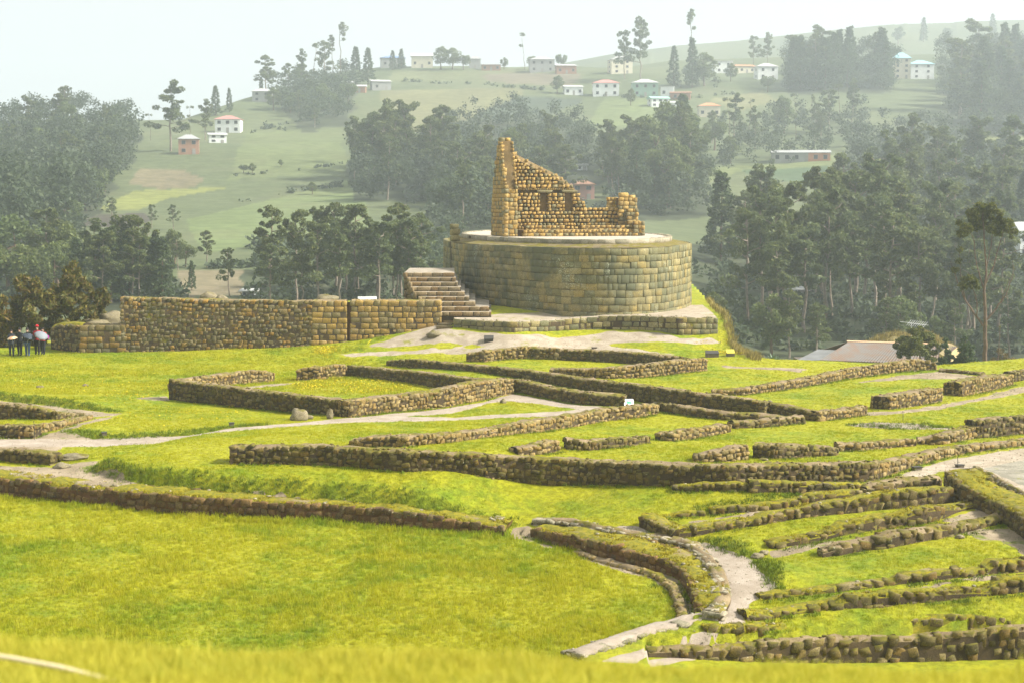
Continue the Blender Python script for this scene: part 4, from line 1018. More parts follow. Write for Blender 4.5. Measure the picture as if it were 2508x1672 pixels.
A_('low wall running back right from the corner of the front wall', [(2143, 1177, 1136), (2211, 1153, 1128), (2260, 1136, 1117), (2345, 1115, 1099), (2441, 1099, 1087), (2545, 1088, 1078)], mat='ruin_warm', t=0.8)
A_('tapering stub wall on the left inside the middle enclosure', [(1270, 1114, 1099), (1310, 1114, 1093), (1340, 1112, 1086), (1372, 1105, 1078)], mat='ruin_warm')
A_('second stub wall from the left inside the middle enclosure', [(1390, 1102, 1077), (1437, 1104, 1079), (1499, 1098, 1077), (1594, 1084, 1070)])
A_('third stub wall from the left inside the middle enclosure', [(1603, 1077, 1062), (1650, 1080, 1061), (1700, 1075, 1054), (1793, 1057, 1042)], mat='ruin_warm')
A_('stub wall just left of the narrow gap near the front wall', [(1700, 1132, 1117), (1750, 1132, 1110), (1790, 1130, 1100), (1835, 1126, 1090)], mat='ruin_warm')
A_('stub wall just right of the narrow gap near the front wall', [(1843, 1122, 1090), (1890, 1125, 1091), (1960, 1121, 1092), (2040, 1116, 1095), (2056, 1113, 1099)])
A_('pale low stub wall in the right part of the middle enclosure', [(2056, 1105, 1088), (2116, 1104, 1088), (2180, 1097, 1083), (2244, 1092, 1078)], mat='ruin_warm')
A_('mossy low wall sloping up toward the dark block at the right', [(2248, 1088, 1074), (2312, 1089, 1068), (2360, 1079, 1055), (2398, 1072, 1042)], mat='ruin_warm')
A_('dark wall block at the right picture edge above the gravel', [(2394, 1073, 1031), (2450, 1069, 1024), (2545, 1060, 1022)])
# left edge
A_('dark rubble wall at the left picture edge above the path', [(-40, 1026, 985), (60, 1027, 995), (143, 1028, 1010), (207, 1018, 1011)], mat='ruin')
A_('wall corner at the left picture edge beside the path', [(-40, 1072, 1043), (82, 1074, 1044)], mat='ruin')
A_('low wall tail running back from the left wall corner', [(84, 1074, 1045), (105, 1062, 1041), (172, 1044, 1031), (230, 1025, 1020)], mat='ruin_warm', t=0.6)
A_('dark rubble wall at the left picture edge below the path', [(-40, 1126, 1101), (57, 1135, 1103), (122, 1140, 1112)])
# curved wall above the meadow
wall('curved_wall', 'long curved moss-topped wall along the upper edge of the meadow', K1, 'rough', 'brown', 'cap_moss', 1.15, mead, None, joint='joint_red', rise=0.10, coping=None, ends=False, hscale=1.05)
wall('curved_wall', 'bending moss-topped wall between the trench and the sandy path', K2, 'rough', 'brown', 'cap_moss', 1.45, mead, None, joint='joint_red', rise=0.10, hscale=1.05, t2=0.8)
wall('rim_wall', 'pale slab rim closing the meadow corner at the bottom', K3, 'slab', 'coping', 'path', 0.8, mead, None, dome=0.02, hmin=0.1)
wall('kerb', 'low row of kerb stones between meadow grass and trench', K4, 'kerb', 'ruin_warm', 'cap', 0.35, mead, None, dome=0.0, back=False)
# pale coping along the path side of the curved wall
wall('coping_row', 'pale coping stones along the left edge of the sandy path', [(1300, 1285, 1278), (1405, 1290, 1282), (1512, 1315, 1307), (1601, 1329, 1321), (1672, 1343, 1334), (1712, 1378, 1369), (1730, 1404, 1395), (1742, 1438, 1430), (1743, 1476, 1468), (1720, 1512, 1504)], 'slab', 'coping', 'cap', 0.55, plat, None, dome=0.0, hmin=0.16, back=True)
wall('coping_row', 'thin pale coping along the back of the long curved wall', [(870, 1229, 1224), (978, 1241, 1236), (1080, 1256, 1251), (1150, 1267, 1263), (1225, 1279, 1275)], 'slab', 'coping', 'cap_moss', 0.35, plat, None, dome=0.0, hmin=0.10, back=False)
# terraces at the lower right
G3 = 'terrace walls at the lower right'
T_ = lambda label, pts, **k: wall('terrace_wall', label, pts, sty=k.pop('sty', 'big'), group=G3, taper=k.pop('taper', False), **k)
T_('dark side wall of the terrace corner facing the sandy path', [(1563, 1291, 1259), (1600, 1306, 1279), (1644, 1326, 1298)], t=0.8, sty='field', cap='cap_moss')
T_('long mossy terrace wall from the path corner up to the retaining wall', [(1647, 1324, 1298), (1688, 1317, 1297), (1745, 1305, 1288), (1791, 1297, 1282), (1855, 1288, 1274), (1866, 1286, 1265), (1963, 1270, 1251), (1975, 1268, 1245), (2050, 1260, 1234), (2120, 1253, 1221), (2173, 1248, 1208), (2249, 1244, 1201), (2338, 1234, 1197)], t=0.75, cap='cap_moss')
T_('low mossy foundation behind the terrace corner', [(1630, 1269, 1258), (1680, 1266, 1256), (1725, 1263, 1257)], t=0.45, cap='cap_moss', taper=True)
T_('second mossy wall line above the long terrace wall', [(1742, 1262, 1247), (1820, 1255, 1240), (1906, 1247, 1232), (1970, 1238, 1226), (1985, 1234, 1214), (2050, 1228, 1208), (2120, 1219, 1203)], t=0.55, cap='cap_moss')
T_('rearmost terrace wall meeting the head of the retaining wall', [(2130, 1209, 1196), (2150, 1205, 1187), (2234, 1196, 1173), (2307, 1195, 1168)], t=0.7)
T_('lichened boulder wall from the path bend up to the retaining wall', [(1890, 1345, 1333), (1902, 1343, 1327), (1992, 1330, 1312), (2055, 1315, 1300), (2068, 1311, 1284), (2138, 1300, 1268), (2211, 1290, 1263), (2268, 1284, 1245), (2312, 1271, 1241), (2350, 1254, 1242), (2400, 1240, 1234)], t=0.65, cap='cap_moss')
T_('long third terrace wall of white-spotted boulders', [(2017, 1365, 1349), (2058, 1361, 1338), (2112, 1350, 1329), (2169, 1344, 1312), (2230, 1333, 1302), (2335, 1313, 1289), (2421, 1290, 1278), (2466, 1283, 1262)], t=0.65)
T_('fourth terrace wall of big boulders with a thin mossy tail', [(1865, 1471, 1464), (1925, 1464, 1456), (2000, 1457, 1449), (2080, 1447, 1439), (2190, 1434, 1424), (2202, 1432, 1412), (2268, 1425, 1403), (2383, 1413, 1398), (2430, 1407, 1396), (2440, 1406, 1377), (2475, 1404, 1375), (2560, 1398, 1370)], t=0.6, cap='cap_moss')
T_('fifth terrace wall of upright stones starting at the path end', [(1832, 1522, 1504), (1872, 1520, 1503), (1940, 1506, 1494), (2050, 1493, 1480), (2072, 1492, 1464), (2163, 1486, 1456), (2249, 1478, 1451), (2345, 1469, 1447), (2431, 1461, 1447), (2465, 1456, 1420), (2500, 1453, 1418), (2560, 1448, 1415)], t=0.65, cap='cap_moss')
T_('mossy broken wall at the lower end of the path', [(1734, 1551, 1536), (1800, 1552, 1536), (1850, 1549, 1535), (1930, 1541, 1530)], t=0.5, cap='cap_moss', joint='cap_moss')
T_('curved mound of half-buried boulders in the lowest terrace', [(2235, 1528, 1513), (2270, 1528, 1506), (2330, 1527, 1501), (2390, 1523, 1499), (2440, 1519, 1503), (2475, 1517, 1509)], t=0.45, dome=0.02, ends=False, cap='cap_moss', joint='cap_moss', fn=lambda px, py: on_site(px, py) - np.array((0, 0, 0.14)))
T_('dark bottom wall of large boulders behind the foreground grass', R11, t=0.55, fn=r11, cap='cap')
wall('mossy_retaining_wall', 'yellow-moss-topped retaining wall descending at the right edge', R6, 'field', 'ruin', 'cap_moss', 1.3, plat, None, rise=0.12, hscale=1.05)
wall('kerb', 'grey stone kerb line along the cobbled yard at the right', [(2378, 1150, 1144), (2420, 1172, 1166), (2460, 1196, 1189), (2520, 1226, 1218)], 'kerb', 'coping', 'cap', 0.3, lambda px, py: at_depth(px, py, -9.33 / ray(px, py)[2]), None, dome=0.0, back=False)

# ------------------------------------------------------------------ leaves, tubes, trees
def leaf_quads(C, size, rng, aspect=2.2, droop=0.0, up=0.0):
    """one small quad per centre, random orientation"""
    n = len(C); d = rng.normal(size=(n, 3)); d[:, 2] = d[:, 2] * 0.8 - droop; d /= np.linalg.norm(d, axis=1)[:, None]
    e = rng.normal(size=(n, 3)); e[:, 2] *= (1 - up); e -= d * (d * e).sum(1)[:, None]; e /= np.linalg.norm(e, axis=1)[:, None]
    s = size * rng.uniform(0.6, 1.4, n)[:, None]
    a, b = d * s * aspect * 0.5, e * s * 0.5
    V = np.stack([C - a * 1.0, C + b, C + a, C - b], 1).reshape(-1, 3)
    F = np.arange(4 * n).reshape(n, 4)
    return V, F
def ball_pts(cen, rad, n, rng, squash=0.75):
    """points mostly in the outer shell of several balls"""
    k = rng.integers(0, len(cen), n); p = rng.normal(size=(n, 3)); p /= np.linalg.norm(p, axis=1)[:, None]
    r = rng.uniform(0.35, 1.0, n) ** 0.45
    p[:, 2] *= squash
    return cen[k] + p * (r * rad[k])[:, None]
def tube(path, radii, sides=6):
    V, F = [], []
    path = np.asarray(path, float)
    for i, p in enumerate(path):
        d = path[min(i + 1, len(path) - 1)] - path[max(i - 1, 0)]; d /= np.linalg.norm(d) + 1e-9
        a = np.cross(d, (0.3, 1, 0.1)); a /= np.linalg.norm(a) + 1e-9; b = np.cross(d, a)
        for k in range(sides):
            t = 2 * math.pi * k / sides; V.append(p + radii[i] * (a * math.cos(t) + b * math.sin(t)))
    for i in range(len(path) - 1):
        for k in range(sides):
            F.append((i * sides + k, i * sides + (k + 1) % sides, (i + 1) * sides + (k + 1) % sides, (i + 1) * sides + k))
    return np.array(V), np.array(F)
def join(parts):
    V, F, o = [], [], 0
    for v, f in parts: V.append(v); F.append(f + o); o += len(v)
    return np.concatenate(V), np.concatenate(F)
def bendpath(a, b, n, amp, rng):
    a, b = np.array(a, float), np.array(b, float); t = np.linspace(0, 1, n)[:, None]
    w = rng.normal(size=(n, 3)) * amp; w[0] = 0; w[-1] = 0; w[:, 2] *= 0.3
    return a + (b - a) * t + w
def make_tree(kind, seed):
    rng = np.random.default_rng(seed); parts = []; cen, rad = [], []
    lean = rng.normal(size=2) * 0.03
    if kind in ('eucalyptus', 'tall_eucalyptus'):
        lo = 0.30 if kind == 'eucalyptus' else 0.42
        topz = 0.93; tr = bendpath((0, 0, -0.03), (lean[0], lean[1], topz), 8, 0.010, rng)
        parts.append(tube(tr, np.linspace(0.016, 0.004, 8)))
        nl = 13
        for i in range(nl):
            z = lo + (topz - lo) * (i + rng.uniform(0, 0.8)) / nl; f = (z - lo) / (topz - lo)
            p0 = np.array([np.interp(z, tr[:, 2], tr[:, 0]), np.interp(z, tr[:, 2], tr[:, 1]), z])
            an = i * 2.4 + rng.uniform(-0.6, 0.6); reach = (0.21 if kind == 'eucalyptus' else 0.15) * (1.1 - 0.6 * f) * rng.uniform(0.5, 1.25)
            p1 = p0 + np.array([math.cos(an) * reach, math.sin(an) * reach, rng.uniform(0.04, 0.11)])
            parts.append(tube(bendpath(p0, p1, 4, 0.01, rng), [0.007, 0.005, 0.004, 0.002], 4))
            for q in range(3):
                cen.append(p1 + rng.normal(size=3) * 0.03 - (p1 - p0) * 0.25 * q); rad.append(rng.uniform(0.025, 0.075) * (1.2 - 0.4 * f))
        cen.append(tr[-1] + (0, 0, 0.01)); rad.append(0.045)
        n, size, asp, sq = 4300, 0.0135, 2.2, 0.68; lm, bm = M['leaf_euc'], M['bark_pale']
    elif kind == 'slender_eucalyptus':
        tr = bendpath((0, 0, -0.03), (lean[0] * 2, lean[1], 0.95), 8, 0.014, rng); parts.append(tube(tr, np.linspace(0.010, 0.003, 8), 5))
        for i in range(7):
            z = rng.choice([0.95, 0.88, 0.8, 0.7, 0.62, 0.93, 0.5]); p0 = np.array([np.interp(z, tr[:, 2], tr[:, 0]), np.interp(z, tr[:, 2], tr[:, 1]), z])
            an = rng.uniform(0, 6.28); r_ = rng.uniform(0.02, 0.10); p1 = p0 + np.array([math.cos(an) * r_, math.sin(an) * r_, rng.uniform(0, 0.06)])
            parts.append(tube(bendpath(p0, p1, 3, 0.004, rng), [0.004, 0.003, 0.002], 4)); cen.append(p1); rad.append(rng.uniform(0.02, 0.055))
        n, size, asp, sq = 420, 0.014, 2.2, 0.9; lm, bm = M['leaf_euc'], M['bark']
    elif kind == 'conifer':
        tr = bendpath((0, 0, -0.03), (0, 0, 0.95), 5, 0.004, rng); parts.append(tube(tr, np.linspace(0.016, 0.002, 5)))
        for i in range(60):
            z = 0.08 + 0.88 * (i / 60.0); R_ = 0.22 * (1 - (z - 0.08) / 0.95) ** 0.7 * rng.uniform(0.55, 1.1)
            an = i * 2.4 + rng.uniform(-0.4, 0.4)
            cen.append((math.cos(an) * R_ * 0.8, math.sin(an) * R_ * 0.8, z)); rad.append(0.055 * (1.15 - 0.6 * z))
        n, size, asp, sq = 3800, 0.014, 2.4, 0.6; lm, bm = M['leaf_con'], M['bark']
    else:                                                 # round broadleaf
        tr = bendpath((0, 0, -0.03), (lean[0], lean[1], 0.5), 5, 0.01, rng); parts.append(tube(tr, np.linspace(0.03, 0.012, 5)))
        for i in range(26):
            p = rng.normal(size=3); p /= np.linalg.norm(p); p *= rng.uniform(0.4, 1.0) ** 0.5
            c = np.array([p[0] * 0.30, p[1] * 0.30, 0.55 + p[2] * 0.30]); cen.append(c); rad.append(rng.uniform(0.07, 0.14))
            if i < 7: parts.append(tube(bendpath(tr[-1 - (i % 3)], c, 3, 0.01, rng), [0.010, 0.006, 0.003], 4))
        n, size, asp, sq = 3400, 0.020, 1.9, 0.85; lm, bm = M['leaf_broad'], M['bark']
    C = ball_pts(np.array(cen, float), np.array(rad, float), n, rng, sq)
    lv, lf = leaf_quads(C, size * 1.3, rng, asp, 0.2 if 'euc' in kind else 0.0, 0.65)
    tv_, tf = join(parts)
    return np_mesh('trunk', tv_, tf, [bm], True), np_mesh('crown', lv, lf, [lm])
TREES = {k: [make_tree(k, 900 + 31 * i + 7 * j) for i in range(nv)] for j, (k, nv) in enumerate((('eucalyptus', 5), ('tall_eucalyptus', 4), ('slender_eucalyptus', 3), ('conifer', 3), ('broadleaf', 3)))}
NTREE = 0
def plant(kind, px, py, hpx, label, group, near=None):
    global NTREE
    q = near if near is not None else on_hill(px, py)
    if q is None:
        q = on_hill(px, py + 12) 
        if q is None: return None
    h = hpx * q[1] / FPX
    root = empty(kind + '_tree' if kind in ('broadleaf', 'conifer') else kind, W(q), random.uniform(0, 6.28)); s = h; w = random.uniform(0.85, 1.2)
    root.scale = (s * w, s * w, s)
    tm, cm = random.choice(TREES[kind])
    add_obj('trunk', tm, root); add_obj('crown', cm, root)
    tag(root, label, 'tree', group); NTREE += 1
    return root
NICE = {'eucalyptus': 'spreading eucalyptus', 'tall_eucalyptus': 'tall clear-trunked eucalyptus', 'slender_eucalyptus': 'thin slender eucalyptus', 'conifer': 'dense dark conifer', 'broadleaf': 'rounded leafy tree'}
def rand_in(poly):
    xs, ys = [p[0] for p in poly], [p[1] for p in poly]
    for _ in range(400):
        x, y = random.uniform(min(xs), max(xs)), random.uniform(min(ys), max(ys))
        if in_poly(np.array([x]), np.array([y]), poly)[0]: return x, y
    return xs[0], ys[0]
def grove(place, poly, n, hr, kinds, avoid=None):
    pts = []
    tries = 0
    while len(pts) < n and tries < 3000:
        tries += 1
        x, y = rand_in(poly)
        if avoid and avoid(x, y): continue
        if all(abs(x - a) / 16.0 + abs(y - b) / 9.0 > 1.0 for a, b, *_ in pts): pts.append((x, y, random.uniform(*hr), random.choice(kinds)))
    count = {}
    for (x, y, h, k) in sorted(pts):
        i = count.get(k, 0); count[k] = i + 1
        plant(k, x, y, h, '%s %s from the left %s' % (ordinal(i), NICE[k], place), 'trees ' + place)
E_, TE, SE, CO, BR = 'eucalyptus', 'tall_eucalyptus', 'slender_eucalyptus', 'conifer', 'broadleaf'
grove('in the forest on the far left slope', [(-60, 390), (60, 345), (200, 332), (330, 335), (300, 400), (262, 490), (215, 560), (100, 600), (-60, 640)], 46, (85, 135), [E_, E_, TE, CO, BR])
grove('on the scrubby slope left of centre', [(650, 268), (860, 215), (850, 300), (740, 325), (680, 305)], 13, (50, 80), [E_, BR, BR])
grove('in the grove left of the gable ruin', [(860, 430), (960, 410), (1090, 430), (1090, 490), (950, 505), (880, 490)], 17, (130, 190), [E_, E_, TE])
grove('in the hazy wood behind the gable ruin', [(1070, 470), (1300, 420), (1330, 520), (1250, 570), (1080, 570)], 18, (110, 170), [E_, TE, BR, E_])
grove('in the grove right of the gable ruin', [(1300, 410), (1500, 400), (1560, 490), (1480, 520), (1330, 500)], 12, (100, 160), [E_, TE], avoid=lambda x, y: 1380 < x < 1475)
grove('in the dense dark grove right of the temple', [(1500, 430), (1720, 410), (1730, 500), (1620, 530), (1500, 520)], 21, (125, 195), [E_, CO, E_, BR])
grove('on the wooded slope below the yellow house', [(1740, 350), (2100, 285), (2130, 365), (1900, 362), (1760, 420)], 19, (65, 115), [E_, TE, BR, SE])
grove('in the dark stand on the right skyline', [(1925, 205), (2180, 200), (2185, 222), (1930, 225)], 15, (100, 145), [CO, CO, E_])
grove('in the foggy wood at the upper right edge', [(2310, 240), (2560, 205), (2560, 330), (2350, 325)], 20, (120, 185), [CO, E_, CO])
grove('in the big grove at the right', [(2080, 530), (2300, 450), (2500, 440), (2540, 570), (2300, 610), (2100, 600)], 19, (150, 220), [E_, E_, TE])
grove('in the forest front right of the temple', [(1715, 810), (1850, 750), (2100, 705), (2500, 705), (2560, 880), (2300, 850), (2000, 830), (1860, 850)], 34, (220, 330), [TE, TE, E_])
grove('in the second row of the right forest', [(1710, 650), (2000, 610), (2540, 610), (2540, 690), (1900, 720)], 22, (180, 250), [E_, TE, CO])
grove('at the foot of the right forest', [(1700, 850), (1900, 862), (2540, 850), (2540, 886), (1700, 886)], 14, (110, 190), [E_, BR, E_])
grove('behind the long left wall', [(620, 730), (800, 700), (1090, 700), (1100, 760), (640, 760)], 22, (150, 240), [E_, TE, E_])
grove('in the dark clump behind the left bush', [(190, 730), (440, 712), (450, 745), (180, 750)], 14, (140, 205), [CO, CO, E_])
grove('above the left bush at the picture edge', [(-40, 700), (190, 690), (190, 735), (-40, 745)], 8, (130, 210), [E_, BR])
grove('in the small copse left of centre', [(400, 650), (515, 640), (520, 662), (405, 668)], 5, (70, 100), [BR, E_])
SING = [
    (SE, 45, 335, 60, 'first thin tree on the left skyline'), (E_, 95, 330, 80, 'small fading eucalyptus on the far left skyline'), (E_, 165, 325, 112, 'tall fading eucalyptus rising over the left forest'),
    (E_, 418, 372, 165, 'big round-crowned eucalyptus standing alone left of the brick house'), (E_, 503, 345, 95, 'eucalyptus beside the white house with red roof'), (SE, 370, 345, 65, 'thin tree left of the big round eucalyptus'),
    (SE, 465, 330, 70, 'thin pale tree behind the brick house'), (CO, 528, 285, 75, 'conifer above the white house with red roof'), (CO, 562, 275, 60, 'conifer left of the small hillside house'), (CO, 640, 228, 52, 'dark conifer beside the grey hillside house'),
    (E_, 652, 240, 105, 'feathery eucalyptus above the grey hillside house'), (E_, 705, 225, 70, 'low spreading skyline tree left of the tall pair'), (E_, 738, 222, 95, 'spreading skyline tree left of the tall pair'), (SE, 765, 215, 105, 'airy skyline eucalyptus left of the tallest one'),
    (E_, 792, 208, 105, 'left tree of the tall skyline pair'), (SE, 833, 205, 145, 'tallest thin eucalyptus on the left skyline'), (SE, 815, 205, 115, 'second tallest thin eucalyptus on the left skyline'), (CO, 872, 208, 95, 'dark skyline conifer left of the blue-roofed house'), (CO, 902, 208, 92, 'second dark skyline conifer left of the blue-roofed house'),
    (CO, 962, 172, 48, 'small cypress behind the blue-roofed house'), (CO, 983, 170, 50, 'small pointed cypress right of the blue roof'), (BR, 1080, 172, 62, 'round skyline tree right of the long grey house'), (BR, 1108, 172, 60, 'second round skyline tree right of the long grey house'), (BR, 1135, 172, 48, 'small round skyline tree at the field corner'),
    (BR, 1235, 170, 32, 'low skyline bush behind the brick hut'), (SE, 1285, 172, 90, 'lone thin skyline tree above the gable ruin'), (BR, 1300, 172, 45, 'skyline bush left of the two-storey grey house'), (BR, 1375, 170, 48, 'skyline bush behind the two-storey grey house'),
    (E_, 1530, 195, 118, 'left part of the big skyline eucalyptus pair'), (E_, 1570, 200, 148, 'biggest eucalyptus on the skyline beside the cream house'), (SE, 1690, 190, 160, 'very thin bare pole-like tree on the skyline'),
    (CO, 1650, 212, 100, 'dark conifer right of the cream house'), (CO, 1695, 216, 125, 'tall dark conifer right of the cream house'), (BR, 1725, 212, 92, 'round dark tree right of the tall conifer'), (E_, 1845, 168, 78, 'skyline eucalyptus above the white terrace houses'), (E_, 1880, 168, 82, 'second skyline eucalyptus above the white terrace houses'),
    (CO, 2262, 104, 62, 'ghostly conifer on the far right ridge'), (BR, 2200, 108, 45, 'ghostly round tree on the far right ridge'), (BR, 2320, 100, 42, 'second ghostly round tree on the far right ridge'), (CO, 2430, 92, 58, 'ghostly conifer near the right end of the ridge'),
    (E_, 275, 545, 62, 'small lone eucalyptus beside the yellow field'), (E_, 372, 560, 58, 'small eucalyptus at the ploughed strip'), (E_, 425, 562, 60, 'second small eucalyptus at the ploughed strip'), (BR, 597, 425, 28, 'left bush of the pair on the left hillside'), (BR, 618, 425, 28, 'right bush of the pair on the left hillside'),
    (BR, 688, 410, 20, 'tiny dark round tree on the left hillside'), (BR, 765, 478, 34, 'pale leafless bush on the left hillside'), (CO, 470, 712, 75, 'small lone pine above the long left wall'), (E_, 562, 728, 120, 'lone young eucalyptus above the long left wall'), (BR, 2205, 410, 34, 'small tree beside the long barn'), (BR, 1890, 412, 30, 'small tree in front of the long barn'), (BR, 1912, 518, 30, 'small bush in the valley field right of the temple'),
    (BR, 1790, 200, 48, 'bush below the white terrace houses'), (BR, 1880, 228, 55, 'bush in front of the tall white house'), (BR, 1545, 260, 45, 'dark bush left of the small white cottages'), (BR, 1365, 230, 48, 'dark tree left of the low white house')]
for k, x, y, h, lab in SING: plant(k, x, y, h, lab, 'single trees on the hills')

# undergrowth and hedges: one uncountable mass
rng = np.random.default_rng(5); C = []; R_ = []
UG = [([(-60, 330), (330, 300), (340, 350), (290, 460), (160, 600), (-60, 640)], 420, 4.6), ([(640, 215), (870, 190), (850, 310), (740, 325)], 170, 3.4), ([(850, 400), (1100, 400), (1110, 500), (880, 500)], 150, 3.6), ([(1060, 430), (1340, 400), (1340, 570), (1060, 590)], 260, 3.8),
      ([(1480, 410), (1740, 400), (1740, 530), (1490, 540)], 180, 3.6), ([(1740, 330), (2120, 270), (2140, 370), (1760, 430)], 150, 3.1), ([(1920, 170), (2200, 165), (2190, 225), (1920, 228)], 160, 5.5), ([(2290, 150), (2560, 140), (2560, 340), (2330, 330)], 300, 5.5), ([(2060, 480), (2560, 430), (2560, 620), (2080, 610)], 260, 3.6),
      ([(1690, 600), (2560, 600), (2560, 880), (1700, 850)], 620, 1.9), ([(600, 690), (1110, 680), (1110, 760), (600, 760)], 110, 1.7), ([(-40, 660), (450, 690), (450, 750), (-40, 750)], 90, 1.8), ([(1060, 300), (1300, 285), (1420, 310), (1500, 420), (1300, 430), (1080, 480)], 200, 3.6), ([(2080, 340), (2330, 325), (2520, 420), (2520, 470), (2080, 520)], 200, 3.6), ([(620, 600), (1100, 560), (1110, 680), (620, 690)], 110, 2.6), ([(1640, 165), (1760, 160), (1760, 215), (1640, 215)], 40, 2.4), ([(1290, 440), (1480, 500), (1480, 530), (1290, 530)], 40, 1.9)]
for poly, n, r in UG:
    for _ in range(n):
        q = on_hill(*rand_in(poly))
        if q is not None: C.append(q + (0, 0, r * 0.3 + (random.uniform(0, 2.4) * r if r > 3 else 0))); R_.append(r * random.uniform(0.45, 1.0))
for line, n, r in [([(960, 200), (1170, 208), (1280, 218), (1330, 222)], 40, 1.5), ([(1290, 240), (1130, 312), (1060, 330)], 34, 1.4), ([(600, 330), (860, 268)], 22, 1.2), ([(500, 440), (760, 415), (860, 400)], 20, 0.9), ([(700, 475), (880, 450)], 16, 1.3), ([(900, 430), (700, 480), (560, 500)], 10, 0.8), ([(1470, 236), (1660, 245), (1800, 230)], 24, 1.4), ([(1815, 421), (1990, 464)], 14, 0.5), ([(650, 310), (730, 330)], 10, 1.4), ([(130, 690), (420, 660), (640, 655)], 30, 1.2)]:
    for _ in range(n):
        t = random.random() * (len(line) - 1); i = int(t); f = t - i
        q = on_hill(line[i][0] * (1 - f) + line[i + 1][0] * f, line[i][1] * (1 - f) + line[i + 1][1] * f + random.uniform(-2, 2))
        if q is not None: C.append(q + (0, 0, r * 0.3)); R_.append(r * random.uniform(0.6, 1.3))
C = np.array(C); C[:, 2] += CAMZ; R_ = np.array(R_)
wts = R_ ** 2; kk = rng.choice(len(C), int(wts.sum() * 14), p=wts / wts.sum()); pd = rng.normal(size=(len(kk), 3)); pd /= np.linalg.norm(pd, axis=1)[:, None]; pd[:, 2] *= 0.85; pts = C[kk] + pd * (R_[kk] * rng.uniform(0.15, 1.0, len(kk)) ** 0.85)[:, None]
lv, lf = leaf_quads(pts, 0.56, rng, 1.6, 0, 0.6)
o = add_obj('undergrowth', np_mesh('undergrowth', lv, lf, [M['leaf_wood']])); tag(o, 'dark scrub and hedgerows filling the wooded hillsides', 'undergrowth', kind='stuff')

# ------------------------------------------------------------------ near trees and shrubs
def leafy(name, label, px, base_py, depth, clumps, n, size, mat, branches, z=None, aspect=3.0, droop=0.5, cat='tree', group=None, squash=0.85):
    """clumps: (px, py, radius in px, depth offset) ; branches: lists of (px, py, depth offset, radius m)"""
    b = at_depth(px, base_py, depth); org = W(b); root = empty(name, org); tag(root, label, cat, group)
    rg = np.random.default_rng(int(px)); cen = np.array([at_depth(x, y, depth + d) + (0, 0, CAMZ) for x, y, r, d in clumps]) - np.array(org); rad = np.array([r * depth / FPX for x, y, r, d in clumps])
    w = rad ** 2; k = rg.choice(len(cen), n, p=w / w.sum())
    p = rg.normal(size=(n, 3)); p /= np.linalg.norm(p, axis=1)[:, None]; p[:, 2] *= squash; rr = rg.uniform(0.25, 1.0, n) ** 0.5
    # sub-clumps so that light and dark tufts read
    sub = rg.normal(size=(len(cen), 14, 3)); sub /= np.linalg.norm(sub, axis=2)[..., None]; sub *= (rg.uniform(0.5, 1.0, (len(cen), 14)) ** 0.4)[..., None]; sub[..., 2] *= squash
    j = rg.integers(0, 14, n)
    P_ = cen[k] + sub[k, j] * rad[k][:, None] * 0.85 + p * (rr * rad[k] * 0.33)[:, None]
    lv, lf = leaf_quads(P_, size, rg, aspect, droop)
    parts = []
    for br in branches:
        path = np.array([at_depth(x, y, depth + d) + (0, 0, CAMZ) for x, y, d, r in br]) - np.array(org)
        t = np.linspace(0, len(path) - 1, 4 * len(path)); pp = np.stack([np.interp(t, range(len(path)), path[:, c]) for c in range(3)], -1)
        pp[1:-1] += rg.normal(size=pp[1:-1].shape) * 0.02
        parts.append(tube(pp, np.interp(t, range(len(path)), [q[3] for q in br]), 7))
    tv_, tf = join(parts)
    add_obj('trunk', np_mesh('trunk', tv_, tf, [M['bark']], True), root); add_obj('crown', np_mesh('crown', lv, lf, [mat]), root)
    return root
G5 = 'eucalyptus bushes behind the people'
leafy('eucalyptus_bush', 'tallest olive eucalyptus bush with pointed top behind the people', 175, 868, 108, [(178, 660, 22, 0), (180, 690, 30, 0), (160, 705, 32, 1), (205, 715, 30, 0), (175, 745, 40, -1), (225, 745, 32, 0), (245, 735, 22, 0), (140, 735, 34, 0), (205, 785, 34, -1), (160, 785, 38, -1), (235, 770, 26, 0), (185, 820, 30, 0), (250, 715, 14, 0)], 7500, 0.125, M['leaf_bush'],
      [[(178, 868, 0, .12), (180, 800, 0, .09), (176, 720, 0, .05), (179, 650, 0, .02)], [(179, 820, 0, .06), (215, 770, 0, .04), (235, 735, 0, .02)], [(178, 810, 0, .06), (150, 760, 0, .04), (140, 720, 0, .02)]], group=G5)
leafy('eucalyptus_bush', 'rounded olive eucalyptus bush left of the tallest one', 80, 870, 107, [(52, 690, 22, 0), (85, 695, 18, 0), (60, 725, 34, 0), (100, 720, 32, 0), (45, 760, 34, 0), (90, 760, 36, -1), (125, 750, 30, 0), (70, 800, 40, 0), (115, 800, 34, 0), (30, 800, 30, 0), (90, 840, 30, 0)], 7000, 0.125, M['leaf_bush'],
      [[(80, 870, 0, .12), (78, 800, 0, .08), (60, 720, 0, .03)], [(79, 820, 0, .06), (105, 770, 0, .04), (110, 715, 0, .02)]], group=G5)
leafy('eucalyptus_bush', 'eucalyptus bush cut by the left picture edge', 0, 872, 106, [(0, 745, 24, 0), (-20, 770, 34, 0), (12, 785, 30, 0), (-10, 815, 38, 0), (20, 830, 28, 0), (-30, 850, 34, 0)], 3800, 0.125, M['leaf_bush'],
      [[(0, 875, 0, .1), (0, 800, 0, .06), (-5, 740, 0, .03)]], group=G5)
